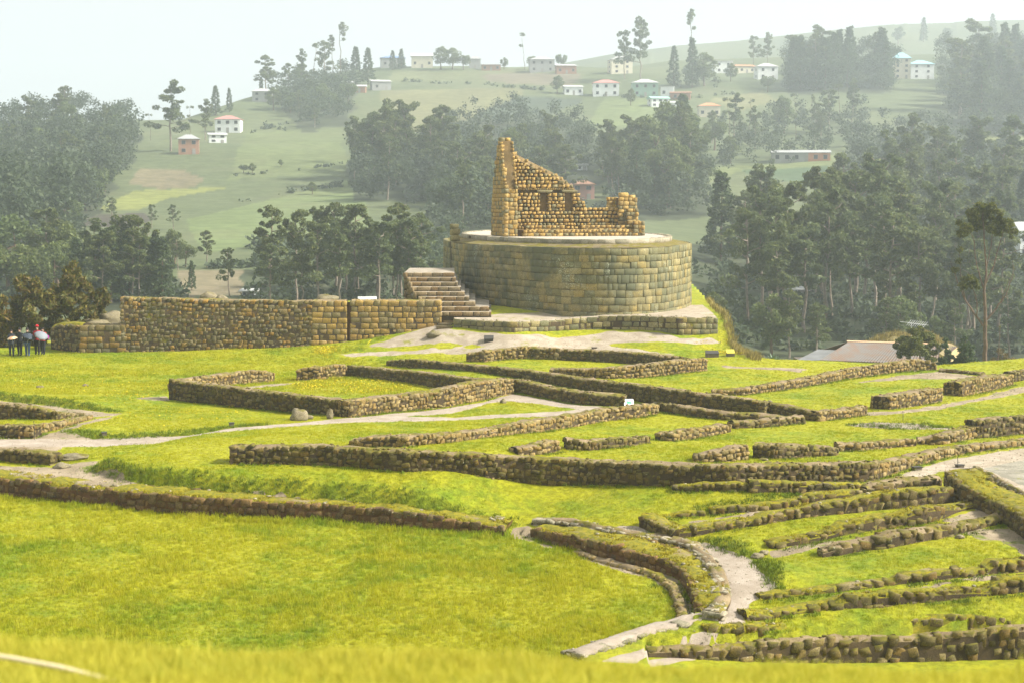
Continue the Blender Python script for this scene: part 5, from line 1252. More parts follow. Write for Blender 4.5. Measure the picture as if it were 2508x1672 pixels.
leafy('lone_eucalyptus', 'lone tall eucalyptus with bare forking limbs and tufted crown at the right', 2412, 905, 116,
      [(2365, 545, 20, 0), (2385, 525, 20, 0), (2412, 520, 22, 1), (2438, 528, 20, 0), (2462, 550, 20, 0), (2478, 572, 14, 0), (2358, 572, 13, 0), (2395, 550, 20, 1), (2430, 555, 20, 0), (2372, 690, 22, 0), (2358, 700, 12, 0), (2390, 700, 14, 0), (2350, 610, 9, 1), (2350, 640, 8, 1), (2340, 660, 10, 1), (2400, 508, 16, 0), (2425, 510, 16, 0), (2372, 560, 18, -1), (2450, 566, 18, 1)], 6500, 0.105, M['leaf_shrub'],
      [[(2412, 908, 0, .17), (2413, 850, 0, .15), (2414, 790, 0, .13), (2411, 720, 0, .10), (2416, 660, 0, .07), (2412, 600, 0, .05), (2408, 520, 0, .02)],
       [(2413, 805, 0, .09), (2392, 775, 0, .07), (2365, 735, 1, .05), (2345, 690, 1, .03), (2328, 640, 1, .012)], [(2414, 785, 0, .08), (2440, 755, 0, .06), (2465, 720, 0, .04), (2482, 670, 0, .02), (2480, 640, 0, .01)],
       [(2412, 700, 0, .06), (2435, 650, 0, .045), (2448, 600, 0, .03), (2462, 550, 0, .015)], [(2413, 720, 0, .05), (2392, 650, 0, .04), (2385, 590, 0, .03), (2368, 545, 0, .012)], [(2392, 775, 0, .05), (2394, 740, 0, .035), (2376, 690, 0, .012)], [(2416, 660, 0, .04), (2428, 600, 0, .03), (2436, 530, 0, .012)],
       [(2450, 740, 0, .03), (2470, 690, 0, .02), (2490, 655, 0, .008)], [(2365, 735, 1, .03), (2352, 670, 1, .02), (2350, 610, 1, .008)]])
leafy('round_shrub', 'dense round dark green shrub in front of the rusty roof', 2250, 893, 122, [(2235, 825, 26, 0), (2215, 845, 26, 0), (2265, 835, 28, 0), (2285, 850, 22, 0), (2240, 855, 34, -1), (2215, 865, 20, 0), (2275, 870, 24, 0), (2250, 812, 16, 0)], 6500, 0.105, M['leaf_shrub'],
      [[(2255, 898, 0, .08), (2252, 860, 0, .05), (2240, 820, 0, .02)], [(2268, 898, 0, .06), (2275, 860, 0, .04), (2280, 840, 0, .02)]], aspect=2.0, droop=0.2, cat='shrub')
for lab, cl, bx in (('small dark pine left of the lone eucalyptus trunk', [(2365, 826, 8, 0), (2363, 842, 14, 0), (2368, 858, 20, 0), (2360, 872, 24, 0), (2372, 885, 26, 0), (2355, 893, 20, 0)], 2365), ('thin dark pine sapling beside the rusty roof', [(2316, 832, 6, 0), (2314, 846, 8, 0), (2320, 862, 9, 0), (2330, 880, 16, 0), (2310, 888, 18, 0)], 2316)):
    leafy('pine_shrub', lab, bx, 906, 118, cl, 2200, 0.085, M['leaf_con'], [[(bx, 908, 0, .06), (bx, 860, 0, .04), (bx, 828, 0, .015)]], aspect=3.2, droop=-0.2, cat='shrub', group='pine saplings at the right')
leafy('dry_bush', 'dry brownish bush right of the lone eucalyptus trunk', 2460, 905, 119, [(2440, 885, 16, 0), (2465, 878, 18, 0), (2490, 890, 16, 0), (2450, 860, 10, 0)], 1300, 0.06, plain('dry_leaves', (0.17, 0.13, 0.055), 0.9, 0.4, 9), [[(2460, 906, 0, .04), (2464, 880, 0, .02), (2470, 862, 0, .01)]], cat='shrub')
o = leafy('bare_sapling', 'thin bare sapling right of the lone eucalyptus', 2448, 906, 117, [(2449, 800, 4, 0)], 14, 0.05, M['leaf_shrub'], [[(2442, 908, 0, .05), (2446, 860, 0, .035), (2449, 785, 0, .01)]])

# grassy mound behind the roofs
MC = at_depth(2230, 850, 150)
mv = []
for i in range(21):
    for j in range(41):
        u, v = (j / 40 - 0.5) * 2, (i / 20 - 0.5) * 2
        hgt = 3.4 * max(0, (1 - u * u)) ** 0.8 * max(0, 1 - v * v) ** 0.6 * (1 + 0.25 * float(fbm(np.array(u * 3.0), np.array(v * 3.0), 8, 3)))
        mv.append((MC[0] + u * 5.2, MC[1] + v * 8, -15.2 + hgt * 0.95 + CAMZ))
mf = [(i * 41 + j, i * 41 + j + 1, (i + 1) * 41 + j + 1, (i + 1) * 41 + j) for i in range(20) for j in range(40)]
MOUND = plain('dry_mound_grass', (0.22, 0.175, 0.06), 0.95, 0.5, 1.5)
o = mesh_obj('grassy_mound', mv, mf, [MOUND], None, True); o['kind'] = 'structure'

# ------------------------------------------------------------------ houses
def box_v(x0, x1, y0, y1, z0, z1):
    V = [(x0, y0, z0), (x1, y0, z0), (x1, y1, z0), (x0, y1, z0), (x0, y0, z1), (x1, y0, z1), (x1, y1, z1), (x0, y1, z1)]
    return V, [(0, 3, 2, 1), (4, 5, 6, 7), (0, 1, 5, 4), (1, 2, 6, 5), (2, 3, 7, 6), (3, 0, 4, 7)]
def bobj(name, dims, mat, parent): 
    V, F = box_v(*dims); return mesh_obj(name, V, F, [mat], parent)
HM = {}
def hm(c, r=0.85):
    k = tuple(c)
    if k not in HM: HM[k] = plain('house_paint_%d' % len(HM), c, r, 0.10, 0.7)
    return HM[k]
WIN = MatB('window_glass', 0.15).color((0.03, 0.035, 0.04)); FRAME = plain('window_frame', (0.30, 0.28, 0.25), 0.7)
def house(label, x0, x1, top, base, wc, rc, roof='hip', storeys=2, ncol=3, depth=None, yaw=0.0, eave=0.25, name='house', roof_h=0.22, wallcol2=None, win=True):
    q = on_hill((x0 + x1) / 2, base)
    if q is None: q = on_hill((x0 + x1) / 2, base + 10)
    sc = q[1] / FPX; w = (x1 - x0) * sc; H = (base - top) * sc; d = depth or w * 0.75
    root = empty(name, W(q), yaw); tag(root, label, 'house', 'houses on the hillside')
    rh = H * roof_h if roof != 'flat' else 0.25; he = H - rh
    bobj('wall', (-w / 2, w / 2, 0, d, -2.5, he), hm(wc), root)
    if wallcol2: bobj('wall', (w * 0.12, w / 2 + 0.03, -0.04, d * 0.5, -2.0, he - 0.05), hm(wallcol2), root)
    e = eave + 0.15
    X0, X1, Y0_, Y1_ = -w / 2 - e, w / 2 + e, -e, d + e
    if roof == 'flat':
        bobj('roof', (X0 + .1, X1 - .1, Y0_ + .1, Y1_ - .1, he, he + rh), hm(rc), root)
    else:
        k = min(d * 0.5 + e, w * 0.42) if roof == 'hip' else 0.0
        V = [(X0, Y0_, he), (X1, Y0_, he), (X1, Y1_, he), (X0, Y1_, he), (X0 + k, d / 2, he + rh), (X1 - k, d / 2, he + rh), (X0, Y0_, he - 0.12), (X1, Y0_, he - 0.12), (X1, Y1_, he - 0.12), (X0, Y1_, he - 0.12)]
        if roof == 'shed': V[4] = (X0, Y1_, he + rh); V[5] = (X1, Y1_, he + rh)
        F = [(0, 1, 5, 4), (1, 2, 5), (2, 3, 4, 5), (3, 0, 4), (0, 6, 7, 1), (1, 7, 8, 2), (2, 8, 9, 3), (3, 9, 6, 0), (9, 8, 7, 6)]
        mesh_obj('roof', V, F, [hm(rc, 0.6)], root)
    if win:
        sh = he / storeys
        for s in range(storeys):
            for c in range(ncol):
                cx = -w / 2 + w * (c + 0.5) / ncol; ww = min(1.1, w / ncol * 0.42) / 2; wh = min(1.2, sh * 0.42)
                z0 = s * sh + sh * 0.32
                if s == 0 and c == ncol // 2:
                    dr = bobj('door', (cx - 0.5, cx + 0.5, -0.07, 0.02, 0.0, min(2.0, sh * 0.75)), FRAME, root); continue
                f = bobj('window', (cx - ww - .08, cx + ww + .08, -0.06, 0.03, z0 - .08, z0 + wh + .08), FRAME, root)
                bobj('pane', (cx - ww, cx + ww, -0.09, -0.05, z0, z0 + wh), WIN, f)
            f = bobj('window', (-w / 2 - .06, -w / 2 + .03, d * .35, d * .6, s * sh + sh * .32, s * sh + sh * .75), FRAME, root)
            bobj('pane', (-w / 2 - .09, -w / 2 - .05, d * .38, d * .57, s * sh + sh * .36, s * sh + sh * .71), WIN, f)
    return root
WH, CRM, YEL, BRK, GRY, PNK = (0.78, 0.79, 0.76), (0.66, 0.60, 0.45), (0.68, 0.56, 0.27), (0.36, 0.19, 0.12), (0.34, 0.34, 0.32), (0.52, 0.27, 0.21)
GRR, RED, BLU, SLV, TEA, ORG = (0.36, 0.36, 0.35), (0.48, 0.22, 0.19), (0.17, 0.27, 0.48), (0.50, 0.50, 0.47), (0.30, 0.55, 0.60), (0.55, 0.25, 0.12)
HS = [('white two-storey house with red hip roof on the left hillside', 527, 588, 283, 326, WH, RED, 'hip', 2, 3), ('small white annex below the red-roofed white house', 513, 555, 325, 351, WH, SLV, 'shed', 2, 2),
      ('red brick house with grey hip roof on the left hillside', 438, 487, 330, 379, BRK, GRR, 'hip', 2, 2), ('grey and brick house high on the left slope', 618, 663, 218, 252, GRY, SLV, 'hip', 2, 2),
      ('house with blue roof on the skyline', 934, 992, 136, 167, GRY, BLU, 'hip', 1, 3), ('long grey skyline house right of the blue roof', 1008, 1060, 131, 168, CRM, SLV, 'gable', 1, 3), ('small dim skyline hut right of the round trees', 1150, 1177, 138, 169, GRY, GRR, 'hip', 1, 1),
      ('low brick skyline hut with flat roof', 1180, 1226, 155, 174, BRK, GRR, 'shed', 1, 3), ('grey two-storey skyline house above the gable ruin', 1298, 1358, 138, 178, GRY, GRR, 'hip', 2, 3), ('low brick house right of the grey two-storey house', 1364, 1412, 156, 182, BRK, SLV, 'shed', 1, 3),
      ('small grey shed at the upper left field edge', 912, 958, 194, 222, GRY, SLV, 'shed', 1, 2), ('grey shack below the skyline conifers', 836, 862, 196, 228, GRY, GRR, 'shed', 1, 1), ('tiny hut with pale roof beside the grey shack', 866, 895, 208, 228, BRK, SLV, 'gable', 1, 1),
      ('cream three-storey house beside the biggest skyline eucalyptus', 1497, 1550, 138, 182, CRM, GRR, 'hip', 3, 2), ('low white house on the hillside above the gable ruin', 1383, 1428, 208, 234, WH, SLV, 'shed', 1, 3), ('white two-storey house with pale red roof', 1453, 1516, 195, 237, WH, RED, 'hip', 2, 3),
      ('green house with white upper floor', 1550, 1612, 194, 238, (0.23, 0.36, 0.28), SLV, 'hip', 2, 3), ('small white cube house right of the green house', 1618, 1650, 212, 238, WH, SLV, 'flat', 1, 2), ('low brick house right of the white cube', 1642, 1690, 224, 246, BRK, BRK, 'shed', 1, 2),
      ('left white cottage with green gable roof below the village', 1595, 1640, 237, 264, WH, (0.30, 0.50, 0.42), 'gable', 2, 3), ('right white cottage below the village', 1642, 1680, 248, 272, WH, SLV, 'shed', 1, 3), ('small house with orange hip roof on the right slope', 1712, 1764, 253, 290, CRM, ORG, 'hip', 1, 3),
      ('left white terrace house on the skyline road', 1750, 1795, 150, 180, WH, GRR, 'flat', 2, 2), ('long low white terrace house on the skyline road', 1797, 1850, 158, 180, CRM, ORG, 'gable', 1, 4), ('tall white house with silver roof on the skyline road', 1856, 1906, 155, 196, WH, SLV, 'hip', 2, 2),
      ('yellow house with dark roof on the skyline road', 1940, 1984, 145, 182, YEL, (0.18, 0.20, 0.28), 'hip', 2, 2), ('cream four-storey house at the upper right', 2188, 2230, 130, 194, CRM, TEA, 'hip', 4, 2), ('white house with turquoise roof at the upper right', 2230, 2288, 148, 195, WH, TEA, 'hip', 3, 2),
      ('long grey and orange barn in the right valley', 1893, 2032, 368, 398, GRY, GRR, 'gable', 1, 6), ('pink brick house seen right of the gable ruin', 1400, 1456, 443, 490, PNK, BRK, 'hip', 2, 2), ('tiny white hut above the pink brick house', 1414, 1438, 402, 418, WH, SLV, 'gable', 1, 2),
      ('white house fragment above the end of the long left wall', 885, 915, 728, 765, WH, SLV, 'gable', 1, 2), ('white shed among trunks behind the left wall', 592, 620, 708, 728, WH, SLV, 'shed', 1, 2), ('white wall cut by the right picture edge', 2496, 2570, 545, 640, WH, SLV, 'gable', 2, 3),
      ('small dark-roofed hut in the right grove', 2204, 2232, 334, 352, GRY, GRR, 'shed', 1, 1), ('small grey hut among the trunks right of the temple', 1945, 1985, 704, 730, GRY, GRR, 'shed', 1, 2)]
for h in HS:
    kw = {}
    if 'barn' in h[0]: kw = dict(depth=8, wallcol2=(0.50, 0.22, 0.12))
    house(*h, yaw=random.uniform(-0.15, 0.25), **kw)

# rusty corrugated roofs just below the site
def corr(name, a, b, c, d, n, amp, mat, parent, org):
    """corrugated sheet between ridge a-b and eave d-c"""
    a, b, c, d = [np.array(v, float) for v in (a, b, c, d)]; VV, FF = [], []
    for i in range(n + 1):
        t = i / n; w = amp * (1 if i % 2 else -1)
        for p, q in ((a, b), (d, c)): v = p + (q - p) * t + np.array((0, 0, w)); VV.append((v[0] - org.x, v[1] - org.y, v[2] + CAMZ - org.z))
    for i in range(n): FF.append((2 * i, 2 * i + 1, 2 * i + 3, 2 * i + 2))
    o = mesh_obj(name, VV, FF, [mat], parent); m = o.modifiers.new('thick', 'SOLIDIFY'); m.thickness = 0.03
    return o
rm = MatB('rusty_corrugated_iron', 0.6); nz = rm.noise(0.9, 5, 0.7, dist=0.5)
rm.color(rm.mix(rm.thresh(nz, 0.42, 0.62), (0.135, 0.12, 0.105), (0.15, 0.095, 0.062))); RUST = rm.m
SILV = plain('grey_corrugated_iron', (0.13, 0.133, 0.13), 0.8, 0.2, 1.0)
YW = plain('ochre_plaster', (0.52, 0.40, 0.20), 0.9, 0.15, 1.0)
D1 = 138.0
org = W(at_depth(2120, 890, D1)); rf = empty('roofed_house', org); tag(rf, 'house with rusty corrugated roof below the right ruins', 'house')
RL, RR = at_depth(2077, 837, D1), at_depth(2330, 845, D1 + 2); EL, ER = at_depth(2006, 881, D1 - 4), at_depth(2330, 893, D1 - 3.5)
rr_ = corr('roof', RL, RR, ER, EL, 90, 0.03, RUST, rf, org)
corr('roof', RL, RR, RR + (0, 7, -1.6), RL + (-2, 7, -1.6), 90, 0.03, RUST, rf, org)
V = [tuple(v) for v in (W(RL + (-0.1, -0.12, 0.03)), W(RR + (0, -0.12, 0.03)), W(RR + (0, 0.12, 0.03)), W(RL + (-0.1, 0.12, 0.03)), W(RL + (-0.1, 0, 0.12)), W(RR + (0, 0, 0.12)))]
V = [(v[0] - org.x, v[1] - org.y, v[2] - org.z) for v in V]
mesh_obj('ridge_cap', V, [(0, 1, 5, 4), (2, 3, 4, 5), (0, 4, 3), (1, 2, 5)], [hm((0.5, 0.33, 0.2))], rr_)
bobj('wall', (EL[0] + 1.5 - org.x, ER[0] - 0.3 - org.x, EL[1] + 0.8 - org.y, EL[1] + 9 - org.y, -5, EL[2] - 0.15 + CAMZ - org.z), YW, rf)
org = W(at_depth(1990, 890, D1 - 1)); rf = empty('lean_to', org); tag(rf, 'lean-to with grey corrugated roof left of the rusty roof', 'shed')
a, b = at_depth(2003, 855, D1 + 1), at_depth(2052, 857, D1 + 1); c, d = at_depth(2012, 882, D1 - 3), at_depth(1951, 881, D1 - 3)
corr('roof', a, b, c, d, 26, 0.03, SILV, rf, org); bobj('wall', (d[0] + 0.4 - org.x, c[0] - org.x, d[1] + 0.4 - org.y, d[1] + 4 - org.y, -5, d[2] - 0.12 + CAMZ - org.z), hm((0.12, 0.10, 0.08)), rf)
org = W(at_depth(2335, 905, D1 - 8)); rf = empty('roofed_house', org); tag(rf, 'small ochre gabled house behind the pine saplings', 'house')
a, b = at_depth(2295, 846, D1 - 4), at_depth(2344, 848, D1 - 10); c, d = at_depth(2315, 872, D1 - 12), at_depth(2292, 862, D1 - 5)
corr('roof', a, b, c, d, 24, 0.03, RUST, rf, org)
g = [at_depth(2344, 849, D1 - 9.9), at_depth(2315, 873, D1 - 11.8), at_depth(2318, 905, D1 - 11.8), at_depth(2352, 905, D1 - 9), at_depth(2352, 870, D1 - 9)]
gv = [tuple(W(p) - org) for p in g] + [tuple(W(p + (0.3, 3, 0)) - org) for p in g]
mesh_obj('wall', gv, [(0, 1, 2, 3, 4), (9, 8, 7, 6, 5), (0, 5, 6, 1), (1, 6, 7, 2), (2, 7, 8, 3), (3, 8, 9, 4), (4, 9, 5, 0)], [YW], rf)
# TV antenna on its mast
org = W(at_depth(2240, 850, 130)); an = empty('television_antenna', org); tag(an, 'thin metal television antenna sticking out above the round shrub', 'antenna')
def rods(name, segs, r, mat, parent, org):
    v, f = join([tube([np.array(a) - np.array(org), np.array(b) - np.array(org)], [r, r], 5) for a, b in segs]); return add_obj(name, np_mesh(name, v, f, [mat], True), parent)
ALU = plain('aluminium', (0.55, 0.55, 0.52), 0.4, 0.1, 3)
def wp(px, py, d): return np.array(W(at_depth(px, py, d)))
rods('mast', [(wp(2232, 900, 130), wp(2232, 790, 130))], 0.02, ALU, an, org); rods('boom', [(wp(2205, 788, 130), wp(2274, 797, 130))], 0.018, ALU, an, org)
for k in range(9):
    x = 2226 + k * 5; y = 790.5 + k * 0.65
    rods('element', [(wp(x - 6, y + 7, 129.4), wp(x + 6, y - 7, 130.6))], 0.010, ALU, an, org)
# agave
def agave(px, py, depth, s, label):
    org = W(at_depth(px, py, depth)); root = empty('agave', org); tag(root, label, 'agave')
    for k in range(16):
        a = k * 2.4; el = 0.35 + 0.9 * (k / 16.0); L = s * random.uniform(0.8, 1.1); w = 0.07 * s
        d = Vector((math.cos(a) * math.cos(el), math.sin(a) * math.cos(el), math.sin(el))); sd = Vector((-math.sin(a), math.cos(a), 0))
        V = [tuple(sd * w), tuple(-sd * w), tuple(d * L * .5 + sd * w * 1.3), tuple(d * L * .5 - sd * w * 1.3), tuple(d * L + Vector((0, 0, -0.05 * s))), tuple(d * L * .5 + Vector((0, 0, -w)))]
        mesh_obj('leaf', V, [(0, 1, 5), (0, 5, 2), (1, 3, 5), (2, 5, 4), (5, 3, 4)], [M_AG], root, True)
M_AG = plain('agave_leaf', (0.16, 0.22, 0.15), 0.6, 0.2, 4)
agave(1893, 884, 101.5, 0.62, 'spiky grey-green agave on the edge right of the temple')
agave(1905, 885, 101.8, 0.45, 'smaller agave beside the spiky grey-green one')

# ------------------------------------------------------------------ rocks
def rock(name, label, px, base, wpx, hpx, depth=None, mat='boulder', group=None, flat=1.0, cat='rock', fn=None):
    q = at_depth(px, base, depth) if depth else (fn or on_site)(px, base)
    sc = q[1] / FPX; bm = bmesh.new(); bmesh.ops.create_icosphere(bm, subdivisions=3, radius=1.0); r = random.random() * 50
    from mathutils import noise
    for v in bm.verts:
        n = noise.noise(v.co * 1.3 + Vector((r, 0, 0))) * 0.35 + noise.noise(v.co * 3.1 + Vector((r, 5, 0))) * 0.14
        v.co *= 1 + n
        v.co.z = max(v.co.z, -0.55)
    me = bpy.data.meshes.new(name); bm.to_mesh(me); bm.free(); me.materials.append(M[mat]); me.polygons.foreach_set('use_smooth', [True] * len(me.polygons))
    o = bpy.data.objects.new(name, me); COL.objects.link(o); w, h = wpx * sc, hpx * sc
    o.scale = (w * 0.48, w * 0.42 * flat, h * 0.62); o.location = W(q) + Vector((0, w * 0.2, h * 0.30)); o.rotation_euler = (0, 0, random.uniform(0, 0.8))
    tag(o, label, cat, group); return o
GB = 'loose rocks and boulders'
for a in [('boulder', 'lichened round boulder beside the path at the dark room wall', 732, 1029, 48, 33), ('boulder', 'small rock touching the round boulder by the path', 757, 1026, 18, 12), ('boulder', 'grey rock on the path corner below the light wall', 1232, 987, 15, 12), ('boulder', 'brown rock half buried in the plaza slope below the stairs', 1062, 827, 40, 17),
          ('boulder', 'pale flat rock in the yellow grass at the left', 97, 949, 19, 6), ('boulder', 'small pale rock in the yellow grass at the left', 208, 946, 16, 7), ('boulder', 'long flat slab rock beside the left rubble wall', 175, 1126, 84, 16), ('boulder', 'lower flat rock beside the left rubble wall', 150, 1146, 44, 14),
          ('boulder', 'small dark rock in the dirt above the curved wall', 282, 1190, 14, 8), ('boulder', 'pale rounded rock at the corner of the middle enclosure', 1608, 992, 26, 10), ('boulder', 'pale rock at the end of the longest diagonal wall', 1886, 986, 14, 7), ('boulder', 'tilted flat slab beside the sandy path bend', 1856, 1366, 34, 13), ('boulder', 'second flat slab beside the sandy path bend', 1872, 1356, 26, 10),
          ('boulder', 'flat stone fallen in front of the third terrace wall', 2352, 1318, 24, 10), ('boulder', 'thin rock in the dirt of the third terrace', 2412, 1308, 16, 6), ('boulder', 'pale rock inside the gap of the stub walls', 1870, 1127, 24, 7)]:
    rock(*a, group=GB, mat='boulder')
for a in [('boulder', 'large pale boulder showing above the long left wall', 508, 738, 46, 24, 106), ('boulder', 'smaller boulder right of the large pale one above the wall', 543, 738, 32, 16, 105.5), ('boulder', 'broad low boulder above the right half of the long wall', 798, 741, 60, 20, 106),
          ('boulder', 'left grassy rock outcrop behind the low wall section', 225, 800, 84, 20, 107), ('boulder', 'right grassy rock outcrop behind the low wall section', 270, 796, 74, 34, 108)]:
    rock(*a[:6], depth=a[6], group=GB)
rock('standing_stone', 'small upright pointed stone in front of the dark room wall', 808, 1025, 17, 27, group=None, mat='boulder')
for i, (px, b, w) in enumerate([(1088, 806, 40), (1090, 799, 36), (1096, 792, 30)]):
    q = plat(px, b); s_ = q[1] / FPX; o = bobj('step_slab', (-w * s_ / 2, w * s_ / 2, 0, 0.7, -0.2, 0.14), M['step'], None); o.location = W(q) + Vector((0, 0, 0.02)); o.rotation_euler = (0, 0, -0.25)
    tag(o, ['lowest', 'middle', 'highest'][i] + ' loose slab step below the stairs foot', 'step', 'slab steps below the staircase')

# ------------------------------------------------------------------ signs, panels, markers, rope
DKW = plain('dark_panel', (0.055, 0.05, 0.042), 0.6, 0.3, 8); WHT = plain('white_panel', (0.78, 0.79, 0.76), 0.5, 0.04, 3); GRN = plain('green_print', (0.10, 0.36, 0.22), 0.5, 0.05, 3)
YLP = plain('yellow_panel', (0.50, 0.44, 0.06), 0.6, 0.1, 6); WOOD = plain('grey_wood', (0.16, 0.13, 0.095), 0.9, 0.3, 8)
def lectern(name, label, px, base, wpx, hpx, top_mat, side_mat, slope=0.5, cat='sign', prt=None):
    q = on_site(px, base); s = q[1] / FPX; w, h = wpx * s, hpx * s; root = empty(name, W(q)); tag(root, label, cat)
    V = [(-w / 2, 0, -0.1), (w / 2, 0, -0.1), (w / 2, 0.5, -0.1), (-w / 2, 0.5, -0.1), (-w / 2, 0, h * slope), (w / 2, 0, h * slope), (w / 2, 0.5, h), (-w / 2, 0.5, h)]
    mesh_obj('base', V, [(0, 3, 2, 1), (0, 1, 5, 4), (1, 2, 6, 5), (2, 3, 7, 6), (3, 0, 4, 7), (4, 5, 6, 7)], [side_mat], root)
    V = [(-w / 2 - .02, -.02, h * slope + .005), (w / 2 + .02, -.02, h * slope + .005), (w / 2 + .02, 0.52, h + .005), (-w / 2 - .02, 0.52, h + .005)]; V += [(x, y, z + .03) for x, y, z in V]
    p = mesh_obj('panel', V, [(0, 3, 2, 1), (4, 5, 6, 7), (0, 1, 5, 4), (1, 2, 6, 5), (2, 3, 7, 6), (3, 0, 4, 7)], [top_mat], root)
    if prt:
        a = [(-w * .22, .12), (w * .3, .12), (w * .3, .26), (-w * .02, .30), (-w * .22, .36)]; V = [(x, y, h * slope + (h - h * slope) * (y / .5) + .041) for x, y in a]
        mesh_obj('printed_plan', V, [tuple(range(len(a)))], [prt], p)
    return root
lectern('info_plaque', 'dark slanted stone plaque on the gravel plaza', 1197, 839, 22, 15, DKW, DKW, 0.55)
lectern('info_sign', 'white slanted sign with green plan at the wall end', 1541, 996, 22, 15, WHT, WHT, 0.15, prt=GRN)
lectern('info_lectern', 'dark slanted info panel right of the temple ruins', 1745, 875, 31, 14, DKW, WOOD, 0.6)
lectern('info_lectern', 'yellow-topped wedge info panel at the cliff edge', 1790, 873, 19, 15, YLP, WOOD, 0.5)
for lab, px, b, w, h in (('small wooden marker block beside the path at the left', 256, 1068, 11, 9), ('small wooden marker block beside the path near the boulder', 568, 1044, 11, 8), ('dark marker box on the gravel left of the mossy wall', 2249, 1152, 21, 8), ('dark marker box beside a thin stake near the cobbles', 2354, 1146, 17, 7), ('tiny dark marker on the plaza above the back room', 1457, 855, 11, 4)):
    q = on_site(px, b); s = q[1] / FPX; root = empty('marker_block', W(q), 0.3); tag(root, lab, 'marker', 'small ground markers')
    bobj('body', (-w * s / 2, w * s / 2, 0, 0.2, -0.1, h * s), WOOD, root); bobj('lid', (-w * s / 2 - .02, w * s / 2 + .02, -.02, .22, h * s, h * s + .025), DKW, root)
for lab, px, b, t in (('thin metal stake beside the dark marker box near the cobbles', 2345, 1146, 1119), ('thin stake in the grass right of the angled wall', 2211, 1030, 1008), ('thin stake at the corner of the left wall', 84, 1077, 1031)):
    q = on_site(px, b); L = (b - t) * q[1] / FPX; root = empty('stake', W(q)); tag(root, lab, 'stake', 'thin stakes')
    v, f = tube([(0, 0, -.1), (0.01, 0, L * .5), (0, 0, L)], [.012, .012, .01], 6); add_obj('rod', np_mesh('rod', v, f, [DKW], True), root)
    v, f = tube([(0, 0, L), (0, 0, L + .03)], [.02, .015], 6); add_obj('rod_tip', np_mesh('rod_tip', v, f, [DKW], True), root)
q = plat(899, 842); V = [(0, 0, 0), (.05, 0, 0), (.26, 0.1, .22), (.20, 0.1, .24), (0, .03, 0), (.05, .03, 0), (.26, .13, .22), (.20, .13, .24)]
o = mesh_obj('yellow_strip', V, [(0, 1, 2, 3), (7, 6, 5, 4), (0, 4, 5, 1), (1, 5, 6, 2), (2, 6, 7, 3), (3, 7, 4, 0)], [plain('yellow_tape', (0.75, 0.6, 0.02), .6)]); o.location = W(q); tag(o, 'small yellow strip leaning at the foot of the golden ashlar wall', 'strip')
pts = []
for i in range(40):
    t = i / 39; px = -700 + t * 1500; y = 9.2 - 1.2 * t
    row = np.interp(px, [-700, 0, 150, 310, 800], [1560, 1606, 1634, 1676, 1830]); pts.append(np.array(W(at_depth(px, row, y))))
rp, rf_ = tube(pts, [0.013] * 40, 10)
o = add_obj('rope', np_mesh('rope', rp, rf_, [plain('pale_rope', (0.72, 0.62, 0.40), 0.8, 0.12, 60)], True)); tag(o, 'pale rope barrier crossing the blurred grass at the bottom left', 'rope')

